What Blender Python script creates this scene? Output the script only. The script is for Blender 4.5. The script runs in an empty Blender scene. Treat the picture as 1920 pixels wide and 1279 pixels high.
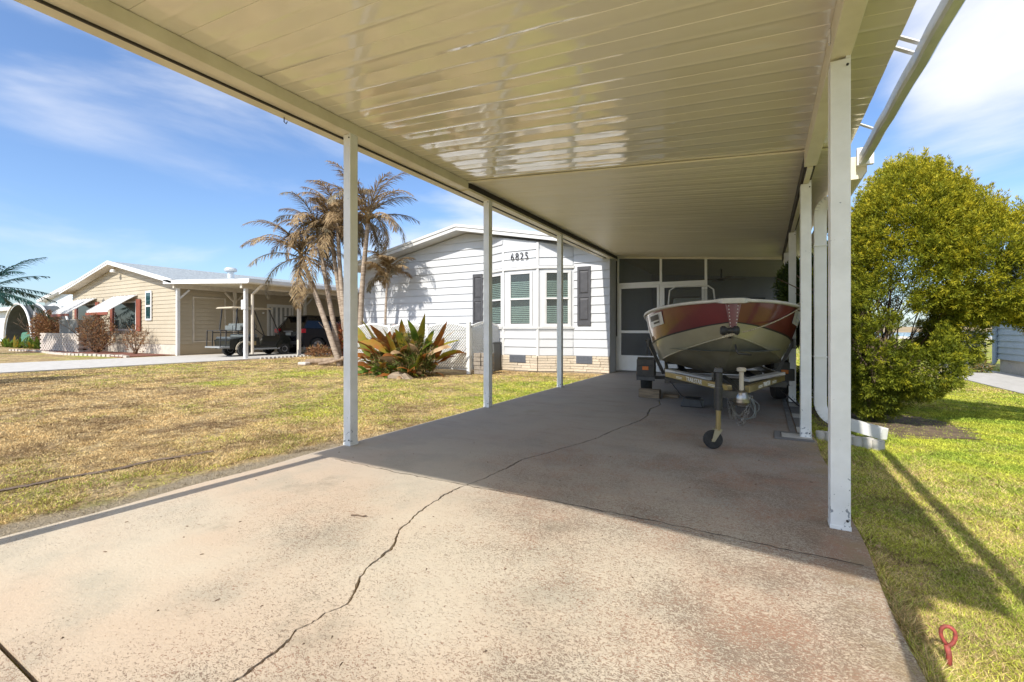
import bpy, math, random
import numpy as np
from mathutils import Vector, Matrix
from mathutils.geometry import tessellate_polygon
R = random.Random(7)
NR = np.random.RandomState(5)
S = bpy.context.scene
COL = S.collection
rad = math.radians
# ---------------- camera, sky, sun, exposure ----------------
cam = bpy.data.cameras.new('camera'); cam.lens = 16.0; cam.sensor_width = 36.0
cam.shift_y = -0.0102; cam.clip_start = 0.05; cam.clip_end = 6000
co = bpy.data.objects.new('camera', cam); COL.objects.link(co)
co.location = (0, 0, 1.0); co.rotation_euler = (rad(90), 0, rad(29.1)); S.camera = co
SUN_EL = 41.0; SUN_DX = 0.072
tan_el = math.tan(rad(SUN_EL))
sdir = Vector((SUN_DX, 1.0/tan_el, -1.0)).normalized()
sl = bpy.data.lights.new('sun', 'SUN'); sl.energy = 4.7; sl.angle = rad(0.5); sl.color = (1.0, 0.94, 0.85)
so = bpy.data.objects.new('sun', sl); COL.objects.link(so)
so.rotation_euler = sdir.to_track_quat('-Z', 'Y').to_euler()
W = bpy.data.worlds.new('World'); S.world = W; W.use_nodes = True
wn, wl = W.node_tree.nodes, W.node_tree.links
for n in list(wn): wn.remove(n)
wo = wn.new('ShaderNodeOutputWorld'); bg = wn.new('ShaderNodeBackground')
sky = wn.new('ShaderNodeTexSky'); sky.sky_type = 'NISHITA'; sky.sun_disc = False
sky.sun_elevation = rad(SUN_EL)
sky.sun_rotation = math.atan2(-sdir.x, -sdir.y)
sky.air_density = 1.0; sky.dust_density = 1.0; sky.ozone_density = 1.5; sky.altitude = 0
bg.inputs['Strength'].default_value = 0.12
hs = wn.new('ShaderNodeHueSaturation'); hs.inputs['Saturation'].default_value = 1.0
hs.inputs['Value'].default_value = 1.12
tint = wn.new('ShaderNodeMix'); tint.data_type = 'RGBA'; tint.blend_type = 'MULTIPLY'
tint.inputs['Factor'].default_value = 1.0; tint.inputs['B'].default_value = (0.93, 1.08, 1.30, 1)
tc = wn.new('ShaderNodeTexCoord'); mp = wn.new('ShaderNodeMapping')
mp.inputs['Scale'].default_value = (1.3, 1.3, 4.2); mp.inputs['Location'].default_value = (3.1, 0.4, 0.9)
mp.inputs['Rotation'].default_value = (0.12, 0.25, 0)
cn = wn.new('ShaderNodeTexNoise'); cn.inputs['Scale'].default_value = 1.25; cn.inputs['Detail'].default_value = 9
cn.inputs['Roughness'].default_value = 0.52; cn.inputs['Distortion'].default_value = 0.35
dv = wn.new('ShaderNodeVectorMath'); dv.operation = 'DOT_PRODUCT'; dv.inputs[1].default_value = (0.95, 0.25, 0.15)
ma = wn.new('ShaderNodeMath'); ma.operation = 'MULTIPLY_ADD'; ma.inputs[1].default_value = 0.12
cr = wn.new('ShaderNodeMapRange'); cr.interpolation_type = 'SMOOTHSTEP'
cr.inputs['From Min'].default_value = 0.42; cr.inputs['From Max'].default_value = 0.70
cr.inputs['To Max'].default_value = 0.92
cm = wn.new('ShaderNodeMix'); cm.data_type = 'RGBA'; cm.inputs['B'].default_value = (7.4, 7.5, 7.8, 1)
wl.new(sky.outputs[0], hs.inputs['Color']); wl.new(hs.outputs[0], tint.inputs['A'])
wl.new(tc.outputs['Generated'], mp.inputs[0]); wl.new(mp.outputs[0], cn.inputs['Vector'])
wl.new(tc.outputs['Generated'], dv.inputs[0]); wl.new(dv.outputs['Value'], ma.inputs[0])
wl.new(cn.outputs[0], ma.inputs[2]); acc = ma.outputs[0]
for cdir, lo, hi, amt in (((.268,.870,.413), .987, .9992, .11), ((.262,.912,.318), .9950, .9997, .05)):   # two cumulus banks to the north-east
    q = wn.new('ShaderNodeVectorMath'); q.operation = 'DOT_PRODUCT'; q.inputs[1].default_value = cdir; wl.new(tc.outputs['Generated'], q.inputs[0])
    e = wn.new('ShaderNodeMapRange'); e.interpolation_type = 'SMOOTHSTEP'; e.inputs['From Min'].default_value = lo; e.inputs['From Max'].default_value = hi; e.inputs['To Max'].default_value = amt; wl.new(q.outputs['Value'], e.inputs['Value'])
    s_ = wn.new('ShaderNodeMath'); s_.operation = 'ADD'; wl.new(acc, s_.inputs[0]); wl.new(e.outputs[0], s_.inputs[1]); acc = s_.outputs[0]
wl.new(acc, cr.inputs['Value'])
wl.new(cr.outputs[0], cm.inputs['Factor']); wl.new(tint.outputs['Result'], cm.inputs['A'])
wl.new(cm.outputs['Result'], bg.inputs['Color']); wl.new(bg.outputs[0], wo.inputs[0])
vs = S.view_settings; vs.view_transform = 'Standard'; vs.look = 'None'; vs.exposure = 0.32; vs.gamma = 1.0
vs.use_curve_mapping = False
S.cycles.max_bounces = 10; S.cycles.diffuse_bounces = 6; S.cycles.transparent_max_bounces = 16
# ---------------- helpers ----------------
class MB:
    def __init__(s): s.v = []; s.f = []; s.m = []; s.T = None; s.mi = 0
    def add(s, vs, fs):
        b = len(s.v)
        if s.T is not None: vs = [s.T @ Vector(p) for p in vs]
        s.v += [tuple(p) for p in vs]; s.f += [tuple(b+i for i in f) for f in fs]; s.m += [s.mi]*len(fs); return s
    def box(s, x0, y0, z0, x1, y1, z1):
        x0, x1 = min(x0, x1), max(x0, x1); y0, y1 = min(y0, y1), max(y0, y1); z0, z1 = min(z0, z1), max(z0, z1)
        return s.add([(x0,y0,z0),(x1,y0,z0),(x1,y1,z0),(x0,y1,z0),(x0,y0,z1),(x1,y0,z1),(x1,y1,z1),(x0,y1,z1)],
              [(0,3,2,1),(4,5,6,7),(0,1,5,4),(1,2,6,5),(2,3,7,6),(3,0,4,7)])
    def hexa(s, p):   # 8 points: bottom 4 ccw, top 4 ccw
        return s.add(p, [(0,3,2,1),(4,5,6,7),(0,1,5,4),(1,2,6,5),(2,3,7,6),(3,0,4,7)])
    def prism(s, pts, axis, a, b):   # 2d polygon extruded along an axis
        f = {'x': lambda u, w, t: (t, u, w), 'y': lambda u, w, t: (u, t, w), 'z': lambda u, w, t: (u, w, t)}[axis]
        n = len(pts); vv = [f(u, w, a) for u, w in pts] + [f(u, w, b) for u, w in pts]
        tri = tessellate_polygon([[Vector((u, w, 0)) for u, w in pts]])
        fs = [tuple(t) for t in tri] + [tuple(i+n for i in reversed(t)) for t in tri]
        fs += [(i, (i+1) % n, (i+1) % n+n, i+n) for i in range(n)]
        return s.add(vv, fs)
    def bar(s, p, q, w, h=None, up=(0,0,1)):
        p, q = Vector(p), Vector(q); h = h or w; d = (q-p).normalized(); up = Vector(up)
        if abs(d.dot(up)) > .97: up = Vector((1,0,0))
        a = d.cross(up).normalized(); b = a.cross(d)
        o = [(-w/2,-h/2),(w/2,-h/2),(w/2,h/2),(-w/2,h/2)]
        vv = [p+a*x+b*y for x, y in o]+[q+a*x+b*y for x, y in o]
        return s.hexa(vv)
    def tube(s, path, r, n=8, caps=True):
        P = [Vector(p) for p in path]; rr = r if isinstance(r, (list, tuple)) else [r]*len(P)
        vv = []; prev = None
        for i, p in enumerate(P):
            d = (P[min(i+1, len(P)-1)]-P[max(i-1, 0)]).normalized()
            if prev is None:
                a = d.orthogonal().normalized()
            else:
                a = (prev-d*prev.dot(d)); a = a.normalized() if a.length > 1e-6 else d.orthogonal().normalized()
            prev = a; b = d.cross(a)
            for k in range(n):
                t = 2*math.pi*k/n; vv.append(p+(a*math.cos(t)+b*math.sin(t))*rr[i])
        fs = []
        for i in range(len(P)-1):
            for k in range(n):
                fs.append((i*n+k, i*n+(k+1) % n, (i+1)*n+(k+1) % n, (i+1)*n+k))
        if caps: fs += [tuple(reversed(range(n))), tuple((len(P)-1)*n+k for k in range(n))]
        return s.add(vv, fs)
    def cyl(s, p, q, r, n=16): return s.tube([p, q], r, n)
    def lathe(s, prof, c=(0,0,0), n=20, axis='z'):
        vv = []; 
        for r, h in prof:
            for k in range(n):
                t = 2*math.pi*k/n; x, y = r*math.cos(t), r*math.sin(t)
                vv.append({'z': (c[0]+x, c[1]+y, c[2]+h), 'x': (c[0]+h, c[1]+x, c[2]+y), 'y': (c[0]+x, c[1]+h, c[2]+y)}[axis])
        fs = [(i*n+k, i*n+(k+1) % n, (i+1)*n+(k+1) % n, (i+1)*n+k) for i in range(len(prof)-1) for k in range(n)]
        fs += [tuple(reversed(range(n))), tuple((len(prof)-1)*n+k for k in range(n))]
        return s.add(vv, fs)
    def mesh(s, name, mats, smooth=False, bev=0):
        me = bpy.data.meshes.new(name); me.from_pydata(s.v, [], s.f)
        for m in (mats if isinstance(mats, (list, tuple)) else [mats]): me.materials.append(m)
        if len(set(s.m)) > 1: me.polygons.foreach_set('material_index', s.m)
        if smooth: me.polygons.foreach_set('use_smooth', [True]*len(s.f))
        me.update(); return me
    def obj(s, name, mats, parent=None, smooth=False, bev=0, auto=False):
        o = bpy.data.objects.new(name, s.mesh(name, mats, smooth or auto)); COL.objects.link(o)
        if auto:
            try: o.data.set_sharp_from_angle(angle=rad(35))
            except Exception: pass
        if parent is not None: attach(o, parent)
        if bev:
            b = o.modifiers.new('bevel', 'BEVEL'); b.width = bev; b.segments = 2; b.limit_method = 'ANGLE'
        return o
def origin_of(p):
    m = Matrix.Identity(4)
    while p is not None:
        m = Matrix.Translation(p.location) @ m if p.type == 'EMPTY' else m
        p = p.parent
    return m
def attach(o, parent):
    o.parent = parent
    if parent.type == 'EMPTY' and not parent.get('_loc'): o.matrix_parent_inverse = origin_of(parent).inverted()
def tag(o, label=None, cat=None, group=None, kind=None):
    if label: o['label'] = label
    if cat: o['category'] = cat
    if group: o['group'] = group
    if kind: o['kind'] = kind
    return o
def thing(name, loc, label, cat, group=None, local=False, rz=0):
    o = bpy.data.objects.new(name, None); COL.objects.link(o); o.location = loc; o.rotation_euler[2] = rz
    o.empty_display_size = .2
    if local: o['_loc'] = 1
    return tag(o, label, cat, group)
def dup(root, loc=None, rz=None, label=None, cp=None):
    c = root.copy(); COL.objects.link(c)
    if cp: c.parent = cp
    if loc is not None: c.location = loc
    if rz is not None: c.rotation_euler[2] = rz
    if label: c['label'] = label
    for ch in list(root.children): dup(ch, cp=c)
    return c
# ---------------- materials ----------------
def mat(name, c, c2=None, rough=.6, scale=6, metal=0, spec=None, bump=0, bscale=80, coat=0, stretch=None, contrast=(.35,.65), detail=4, alpha=None, trans=0, rnd=0):
    m = bpy.data.materials.new(name); m.use_nodes = True; n, l = m.node_tree.nodes, m.node_tree.links
    b = n['Principled BSDF']; b.inputs['Roughness'].default_value = rough; b.inputs['Metallic'].default_value = metal
    b.inputs['Base Color'].default_value = (*c, 1)
    if spec is not None: b.inputs['Specular IOR Level'].default_value = spec
    if coat: b.inputs['Coat Weight'].default_value = coat; b.inputs['Coat Roughness'].default_value = .08
    if trans: b.inputs['Transmission Weight'].default_value = trans
    g = n.new('ShaderNodeTexCoord'); v = g.outputs['Object']
    if stretch:
        mpn = n.new('ShaderNodeMapping'); mpn.inputs['Scale'].default_value = stretch; l.new(v, mpn.inputs[0]); v = mpn.outputs[0]
    if c2:
        t = n.new('ShaderNodeTexNoise'); t.inputs['Scale'].default_value = scale; t.inputs['Detail'].default_value = detail
        t.inputs['Roughness'].default_value = .6; l.new(v, t.inputs['Vector'])
        r = n.new('ShaderNodeMapRange'); r.inputs['From Min'].default_value = contrast[0]; r.inputs['From Max'].default_value = contrast[1]
        l.new(t.outputs[0], r.inputs['Value'])
        x = n.new('ShaderNodeMix'); x.data_type = 'RGBA'; x.inputs['A'].default_value = (*c, 1); x.inputs['B'].default_value = (*c2, 1)
        l.new(r.outputs[0], x.inputs['Factor']); out = x.outputs['Result']
        if rnd:
            oi = n.new('ShaderNodeObjectInfo'); r2 = n.new('ShaderNodeMapRange'); r2.inputs['To Min'].default_value = 1-rnd; r2.inputs['To Max'].default_value = 1+rnd
            l.new(oi.outputs['Random'], r2.inputs['Value']); sc = n.new('ShaderNodeVectorMath'); sc.operation = 'SCALE'
            l.new(out, sc.inputs[0]); l.new(r2.outputs[0], sc.inputs['Scale']); out = sc.outputs[0]
        l.new(out, b.inputs['Base Color'])
    if bump:
        t = n.new('ShaderNodeTexNoise'); t.inputs['Scale'].default_value = bscale; t.inputs['Detail'].default_value = 5; l.new(v, t.inputs['Vector'])
        bb = n.new('ShaderNodeBump'); bb.inputs['Strength'].default_value = 1; bb.inputs['Distance'].default_value = bump
        l.new(t.outputs[0], bb.inputs['Height']); l.new(bb.outputs[0], b.inputs['Normal'])
    return m
def leafmat(name, cols, rough=.55, scale=3, transl=.25, attr=True):
    """foliage: per-face random attribute 'tone' picks among colours, some light passes through"""
    m = bpy.data.materials.new(name); m.use_nodes = True; n, l = m.node_tree.nodes, m.node_tree.links
    b = n['Principled BSDF']; b.inputs['Roughness'].default_value = rough; b.inputs['Specular IOR Level'].default_value = .25
    if attr:
        a = n.new('ShaderNodeAttribute'); a.attribute_name = 'tone'; f = a.outputs['Fac']
    else:
        a = n.new('ShaderNodeTexNoise'); a.inputs['Scale'].default_value = scale; a.inputs['Detail'].default_value = 4
        g = n.new('ShaderNodeTexCoord'); l.new(g.outputs['Object'], a.inputs['Vector'])
        mr = n.new('ShaderNodeMapRange'); mr.inputs['From Min'].default_value = .3; mr.inputs['From Max'].default_value = .7
        l.new(a.outputs[0], mr.inputs['Value']); f = mr.outputs[0]
    r = n.new('ShaderNodeValToRGB'); e = r.color_ramp.elements
    e[0].color = (*cols[0], 1); e[1].color = (*cols[-1], 1)
    for i, c in enumerate(cols[1:-1]):
        k = e.new((i+1)/(len(cols)-1)); k.color = (*c, 1)
    l.new(f, r.inputs[0]); l.new(r.outputs[0], b.inputs['Base Color'])
    tr = n.new('ShaderNodeBsdfTranslucent'); mx = n.new('ShaderNodeMixShader'); mx.inputs[0].default_value = transl
    l.new(r.outputs[0], tr.inputs[0]); l.new(b.outputs[0], mx.inputs[1]); l.new(tr.outputs[0], mx.inputs[2])
    l.new(mx.outputs[0], n['Material Output'].inputs[0]); return m
M = {}
M['white'] = mat('white_paint', (.80,.80,.78), (.70,.70,.67), .45, 3, bump=.0006, bscale=25, contrast=(.3,.75))
M['trim'] = mat('house_trim', (.62,.62,.61), (.55,.55,.54), .5, 3)
M['post'] = mat('post_paint', (.80,.81,.80), (.66,.67,.65), .4, 5, bump=.0005, bscale=30)
M['vinyl'] = mat('white_siding', (.53,.54,.555), (.48,.495,.51), .5, 1.5, bump=.0012, bscale=18, rnd=.03)
M['ceil'] = mat('cream_aluminium', (.83,.78,.63), (.80,.75,.60), .07, .9, bump=.0016, bscale=1.6, stretch=(.8,4,1), rnd=.02, spec=.9, coat=.9)
M['ceil2'] = mat('cream_aluminium_dull', (.81,.76,.61), (.77,.72,.57), .42, .9, bump=.002, bscale=4, stretch=(.6,3,1), rnd=.02)
M['cream'] = mat('cream_trim', (.76,.71,.56), (.66,.61,.47), .4, 4, bump=.0006, bscale=30)
M['bronze'] = mat('dark_bronze_beam', (.03,.025,.02), (.045,.035,.03), .6, 5)
M['galv'] = mat('galvanised_steel', (.72,.75,.78), (.58,.62,.66), .3, 9, metal=.45, bump=.0008, bscale=14, stretch=(2,.6,2))
M['gutterw'] = mat('white_gutter', (.80,.80,.78), (.68,.68,.66), .4, 4)
M['shutter'] = mat('charcoal_shutter', (.045,.045,.05), (.065,.065,.07), .55, 8, bump=.001, bscale=40)
M['dark'] = mat('near_black', (.015,.015,.017), (.03,.03,.03), .5, 12)
M['blackmetal'] = mat('black_metal', (.02,.02,.022), (.045,.042,.04), .38, 14, bump=.0006, bscale=60)
M['rubber'] = mat('tyre_rubber', (.018,.018,.018), (.035,.034,.032), .85, 20, bump=.002, bscale=50)
M['chrome'] = mat('chrome', (.42,.41,.39), (.22,.20,.18), .3, 14, metal=1)
M['gold'] = mat('gold_frame_paint', (.34,.26,.115), (.24,.18,.08), .3, 8, metal=.35, coat=.4)
M['glass'] = mat('window_glass', (.015,.05,.055), rough=.04, spec=.9)
M['blind'] = mat('window_blind', (.50,.74,.66), (.42,.66,.60), .6, 6)
M['screen_grey'] = mat('grey_panel', (.06,.058,.06), (.075,.072,.075), .8, 20)
M['stone'] = mat('skirting_stone', (.66,.57,.44), (.46,.39,.30), .8, 7, bump=.005, bscale=35, rnd=.12)
M['mortar'] = mat('mortar', (.30,.25,.20), (.22,.19,.15), .9, 20)
M['vent'] = mat('foundation_vent', (.10,.11,.13), (.13,.14,.16), .6, 20)
M['tan'] = mat('tan_siding', (.47,.41,.305), (.44,.38,.28), .55, 2)
M['tanbase'] = mat('tan_base', (.60,.55,.46), (.5,.45,.38), .8, 6)
M['shingle'] = mat('grey_shingles', (.36,.40,.42), (.24,.27,.29), .9, 9, bump=.01, bscale=22, contrast=(.4,.6))
M['whitefar'] = mat('white_trim_far', (.72,.72,.71), (.64,.64,.63), .5, 2)
M['redwood'] = mat('red_brown_shutter', (.26,.07,.04), (.20,.06,.04), .6, 6)
M['bluesid'] = mat('blue_grey_siding', (.36,.43,.48), (.31,.385,.43), .55, 3, bump=.001, bscale=20, rnd=.04)
M['palewall'] = mat('pale_blue_siding', (.62,.70,.76), (.56,.64,.70), .6, 3)
M['conc'] = mat('pale_concrete', (.54,.52,.48), (.45,.43,.39), .85, 5, bump=.003, bscale=60)
M['block'] = mat('breeze_block', (.58,.52,.46), (.44,.39,.34), .85, 12, bump=.003, bscale=60)
M['acgrey'] = mat('air_conditioner_grey', (.30,.31,.31), (.24,.25,.25), .5, 8)
M['acdark'] = mat('air_conditioner_grille', (.07,.075,.075), (.12,.125,.125), .6, 70, stretch=(1,1,1))
M['trunk'] = mat('palm_trunk', (.42,.34,.26), (.20,.15,.11), .85, 5, bump=.012, bscale=14, stretch=(1,1,5))
M['bark'] = mat('bark', (.13,.09,.06), (.22,.16,.11), .9, 9, bump=.01, bscale=25, stretch=(3,3,.6))
M['wood'] = mat('weathered_wood', (.30,.23,.15), (.16,.12,.08), .8, 5, bump=.003, bscale=30, stretch=(1,8,8))
M['log'] = mat('cut_log', (.34,.25,.17), (.20,.14,.09), .85, 8, bump=.006, bscale=30)
M['pavbrown'] = mat('brown_pavers', (.30,.26,.21), (.20,.17,.14), .85, 14, bump=.003, bscale=60)
M['redpaint'] = mat('rusty_red_paint', (.40,.07,.055), (.17,.045,.03), .65, 60, bump=.001, bscale=120)
M['boatred'] = mat('boat_maroon', (.15,.020,.022), (.11,.014,.018), .35, 2.2, bump=.0015, bscale=3.5, coat=.6)
M['boatreflect'] = mat('boat_amber_reflection', (.38,.20,.06), (.30,.14,.05), .2, 2.5, coat=.6, bump=.001, bscale=4)  # amber band paints in a warm reflection on the hull side
M['boattan'] = mat('boat_champagne', (.42,.38,.25), (.36,.32,.21), .28, 3, metal=.25, coat=.3, bump=.0012, bscale=5)
M['boatbot'] = mat('boat_bottom_olive', (.27,.25,.18), (.19,.175,.12), .38, 4, metal=.2, bump=.0015, bscale=8)
M['boatwhite'] = mat('boat_trim_white', (.62,.60,.55), (.5,.48,.44), .35, 8)
M['seatgrey'] = mat('grey_vinyl', (.17,.19,.19), (.12,.14,.14), .5, 8)
M['cartbody'] = mat('dark_green_cart', (.014,.016,.012), (.02,.022,.018), .3, 8)
M['beige'] = mat('beige_plastic', (.52,.46,.36), (.46,.41,.32), .5, 4)
M['carblack'] = mat('black_car_paint', (.005,.005,.008), rough=.2, coat=.15, spec=.4)
M['carglass'] = mat('tinted_glass', (.006,.007,.008), rough=.04)
M['tail'] = mat('red_tail_light', (.45,.01,.02), rough=.15)
M['orange'] = mat('orange_marker_light', (.65,.16,.03), rough=.2)
M['alloy'] = mat('alloy_wheel', (.42,.43,.46), (.3,.3,.33), .3, 12, metal=.7)
M['plate'] = mat('number_plate', (.5,.5,.48), (.3,.33,.3), .5, 40)
M['greencloth'] = mat('green_cover', (.05,.16,.10), (.07,.2,.13), .6, 5)
M['canvas'] = mat('dark_canvas', (.06,.07,.075), (.09,.1,.1), .7, 5)
M['rope'] = mat('rope', (.55,.50,.36), (.18,.12,.08), .8, 90)
M['pot'] = mat('white_bucket', (.7,.7,.68), (.6,.6,.57), .4, 5)
M['greystone'] = mat('grey_pavers', (.22,.21,.20), (.15,.145,.14), .85, 14, bump=.003, bscale=60)
M['crack'] = mat('crack_dirt', (.035,.03,.025), (.07,.055,.04), .95, 40)
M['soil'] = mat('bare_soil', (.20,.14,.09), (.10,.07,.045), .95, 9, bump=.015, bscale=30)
M['mulch'] = mat('red_mulch', (.22,.08,.05), (.12,.05,.03), .95, 30, bump=.01, bscale=50)
M['porchwall'] = mat('porch_wall', (.42,.44,.46), (.36,.38,.40), .6, 3)
M['porchfloor'] = mat('porch_floor', (.22,.20,.18), (.17,.155,.14), .6, 3)
M['ink'] = mat('black_numeral', (.015,.015,.015), rough=.5)
M['white_letter'] = mat('white_lettering', (.75,.75,.72), rough=.5)
M['smudge'] = mat('grey_print', (.42,.42,.42), (.55,.55,.55), .6, 40)
# insect screen: woven mesh, part see-through
def screenmat():
    m = bpy.data.materials.new('insect_screen'); m.use_nodes = True; n, l = m.node_tree.nodes, m.node_tree.links
    b = n['Principled BSDF']; b.inputs['Base Color'].default_value = (.045,.047,.05,1); b.inputs['Roughness'].default_value = .7
    t = n.new('ShaderNodeBsdfTransparent'); x = n.new('ShaderNodeMixShader'); x.inputs[0].default_value = .72
    l.new(t.outputs[0], x.inputs[1]); l.new(b.outputs[0], x.inputs[2]); l.new(x.outputs[0], n['Material Output'].inputs[0]); return m
M['screen'] = screenmat()
def clearmat():
    m = bpy.data.materials.new('clear_windscreen'); m.use_nodes = True; n, l = m.node_tree.nodes, m.node_tree.links
    b = n['Principled BSDF']; b.inputs['Base Color'].default_value = (.1,.1,.09,1); b.inputs['Roughness'].default_value = .1
    t = n.new('ShaderNodeBsdfTransparent'); x = n.new('ShaderNodeMixShader'); x.inputs[0].default_value = .3
    l.new(t.outputs[0], x.inputs[1]); l.new(b.outputs[0], x.inputs[2]); l.new(x.outputs[0], n['Material Output'].inputs[0]); return m
M['clear'] = clearmat()
# concrete driveway: worn coloured coating, brown flecks where it has scuffed off
def slabmat():
    m = bpy.data.materials.new('worn_coated_concrete'); m.use_nodes = True; n, l = m.node_tree.nodes, m.node_tree.links
    b = n['Principled BSDF']; b.inputs['Roughness'].default_value = .8; b.inputs['Specular IOR Level'].default_value = .3
    g = n.new('ShaderNodeNewGeometry'); P = g.outputs['Position']
    def noise(scale, detail=4, rough=.6, vec=None, dist=0):
        t = n.new('ShaderNodeTexNoise'); t.inputs['Scale'].default_value = scale; t.inputs['Detail'].default_value = detail
        t.inputs['Roughness'].default_value = rough; t.inputs['Distortion'].default_value = dist; l.new(vec or P, t.inputs['Vector']); return t.outputs[0]
    def mr(v, a, c, o0=0, o1=1, sm=True):
        r = n.new('ShaderNodeMapRange'); r.interpolation_type = 'SMOOTHSTEP' if sm else 'LINEAR'
        r.inputs['From Min'].default_value = a; r.inputs['From Max'].default_value = c; r.inputs['To Min'].default_value = o0; r.inputs['To Max'].default_value = o1
        l.new(v, r.inputs['Value']); return r.outputs[0]
    def mix(f, A, B):
        x = n.new('ShaderNodeMix'); x.data_type = 'RGBA'
        for k, s in (('Factor', f), ('A', A), ('B', B)):
            if isinstance(s, tuple): x.inputs[k].default_value = (*s, 1)
            elif isinstance(s, float): x.inputs[k].default_value = s
            else: l.new(s, x.inputs[k])
        return x.outputs['Result']
    def math_(op, a, c):
        x = n.new('ShaderNodeMath'); x.operation = op; x.use_clamp = False
        for i, s in enumerate((a, c)):
            if isinstance(s, (int, float)): x.inputs[i].default_value = s
            else: l.new(s, x.inputs[i])
        return x.outputs[0]
    sp = n.new('ShaderNodeSeparateXYZ'); l.new(P, sp.inputs[0])
    base = mix(mr(noise(.9, 3), .38, .62), (.56,.485,.37), (.545,.435,.32))
    base = mix(mr(noise(2.3, 5, vec=None), .45, .7, 0, .55), base, (.37,.345,.27))
    # far half of the drive is greyer and smoother; roof shade painted in too
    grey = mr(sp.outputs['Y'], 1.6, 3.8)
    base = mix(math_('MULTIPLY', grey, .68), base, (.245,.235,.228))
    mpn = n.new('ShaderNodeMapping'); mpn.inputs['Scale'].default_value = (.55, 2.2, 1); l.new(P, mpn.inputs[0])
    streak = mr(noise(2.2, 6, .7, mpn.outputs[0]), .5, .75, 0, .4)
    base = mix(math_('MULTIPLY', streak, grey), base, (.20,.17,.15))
    # flecks
    wear = math_('ADD', mr(sp.outputs['X'], -2.4, .5, 0, .165, False), mr(noise(1.1, 4), .35, .7, -.02, .09))
    wear = math_('SUBTRACT', wear, mr(sp.outputs['Y'], 3.2, 8, 0, .06))
    mp2 = n.new('ShaderNodeMapping'); mp2.inputs['Scale'].default_value = (1, 1.7, 1); mp2.inputs['Rotation'].default_value = (0,0,.5); l.new(P, mp2.inputs[0])
    fl = noise(75, 4, .7, mp2.outputs[0], 1.6)
    fm = n.new('ShaderNodeMapRange'); l.new(math_('ADD', fl, wear), fm.inputs['Value'])
    fm.inputs['From Min'].default_value = .64; fm.inputs['From Max'].default_value = .69
    fcol = mix(mr(noise(3, 2), .4, .6), (.30,.15,.09), (.19,.12,.08))
    base = mix(math_('MULTIPLY', fm.outputs[0], .8), base, fcol)
    # small dark pits
    pit = mr(noise(70, 2, .5), .70, .74, 0, .7); base = mix(pit, base, (.12,.10,.08))
    # greenish dark stain
    base = mix(mr(noise(1.7, 6, .7), .56, .74, 0, .55), base, (.25,.22,.16))
    # algae along right edge
    edge = mr(sp.outputs['X'], .12, .42); base = mix(math_('MULTIPLY', edge, mr(noise(5, 4), .4, .65, .1, .75)), base, (.30,.22,.12))
    l.new(base, b.inputs['Base Color'])
    bp = n.new('ShaderNodeBump'); bp.inputs['Distance'].default_value = .004; bp.inputs['Strength'].default_value = .7
    l.new(math_('SUBTRACT', noise(60, 6, .7), math_('MULTIPLY', fm.outputs[0], .5)), bp.inputs['Height']); l.new(bp.outputs[0], b.inputs['Normal'])
    return m
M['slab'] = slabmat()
def postmat():
    m = mat('post_paint_scuffed', (.80,.81,.80), (.70,.71,.69), .4, 5, bump=.0006, bscale=30); n, l = m.node_tree.nodes, m.node_tree.links
    b = n['Principled BSDF']; src = b.inputs['Base Color'].links[0].from_socket
    g = n.new('ShaderNodeNewGeometry'); sp = n.new('ShaderNodeSeparateXYZ'); l.new(g.outputs['Position'], sp.inputs[0])
    t = n.new('ShaderNodeTexNoise'); t.inputs['Scale'].default_value = 38; t.inputs['Detail'].default_value = 5; l.new(g.outputs['Position'], t.inputs['Vector'])
    r = n.new('ShaderNodeMapRange'); r.inputs['From Min'].default_value = .0; r.inputs['From Max'].default_value = .35; r.inputs['To Min'].default_value = .085; r.inputs['To Max'].default_value = -.06; l.new(sp.outputs['Z'], r.inputs['Value'])
    a = n.new('ShaderNodeMath'); a.operation = 'ADD'; l.new(t.outputs[0], a.inputs[0]); l.new(r.outputs[0], a.inputs[1])
    q = n.new('ShaderNodeMapRange'); q.inputs['From Min'].default_value = .66; q.inputs['From Max'].default_value = .70; q.inputs['To Max'].default_value = .75; l.new(a.outputs[0], q.inputs['Value'])
    x = n.new('ShaderNodeMix'); x.data_type = 'RGBA'; l.new(q.outputs[0], x.inputs['Factor']); l.new(src, x.inputs['A']); x.inputs['B'].default_value = (.10,.13,.16,1); l.new(x.outputs['Result'], b.inputs['Base Color']); return m
M['post'] = postmat()
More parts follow.
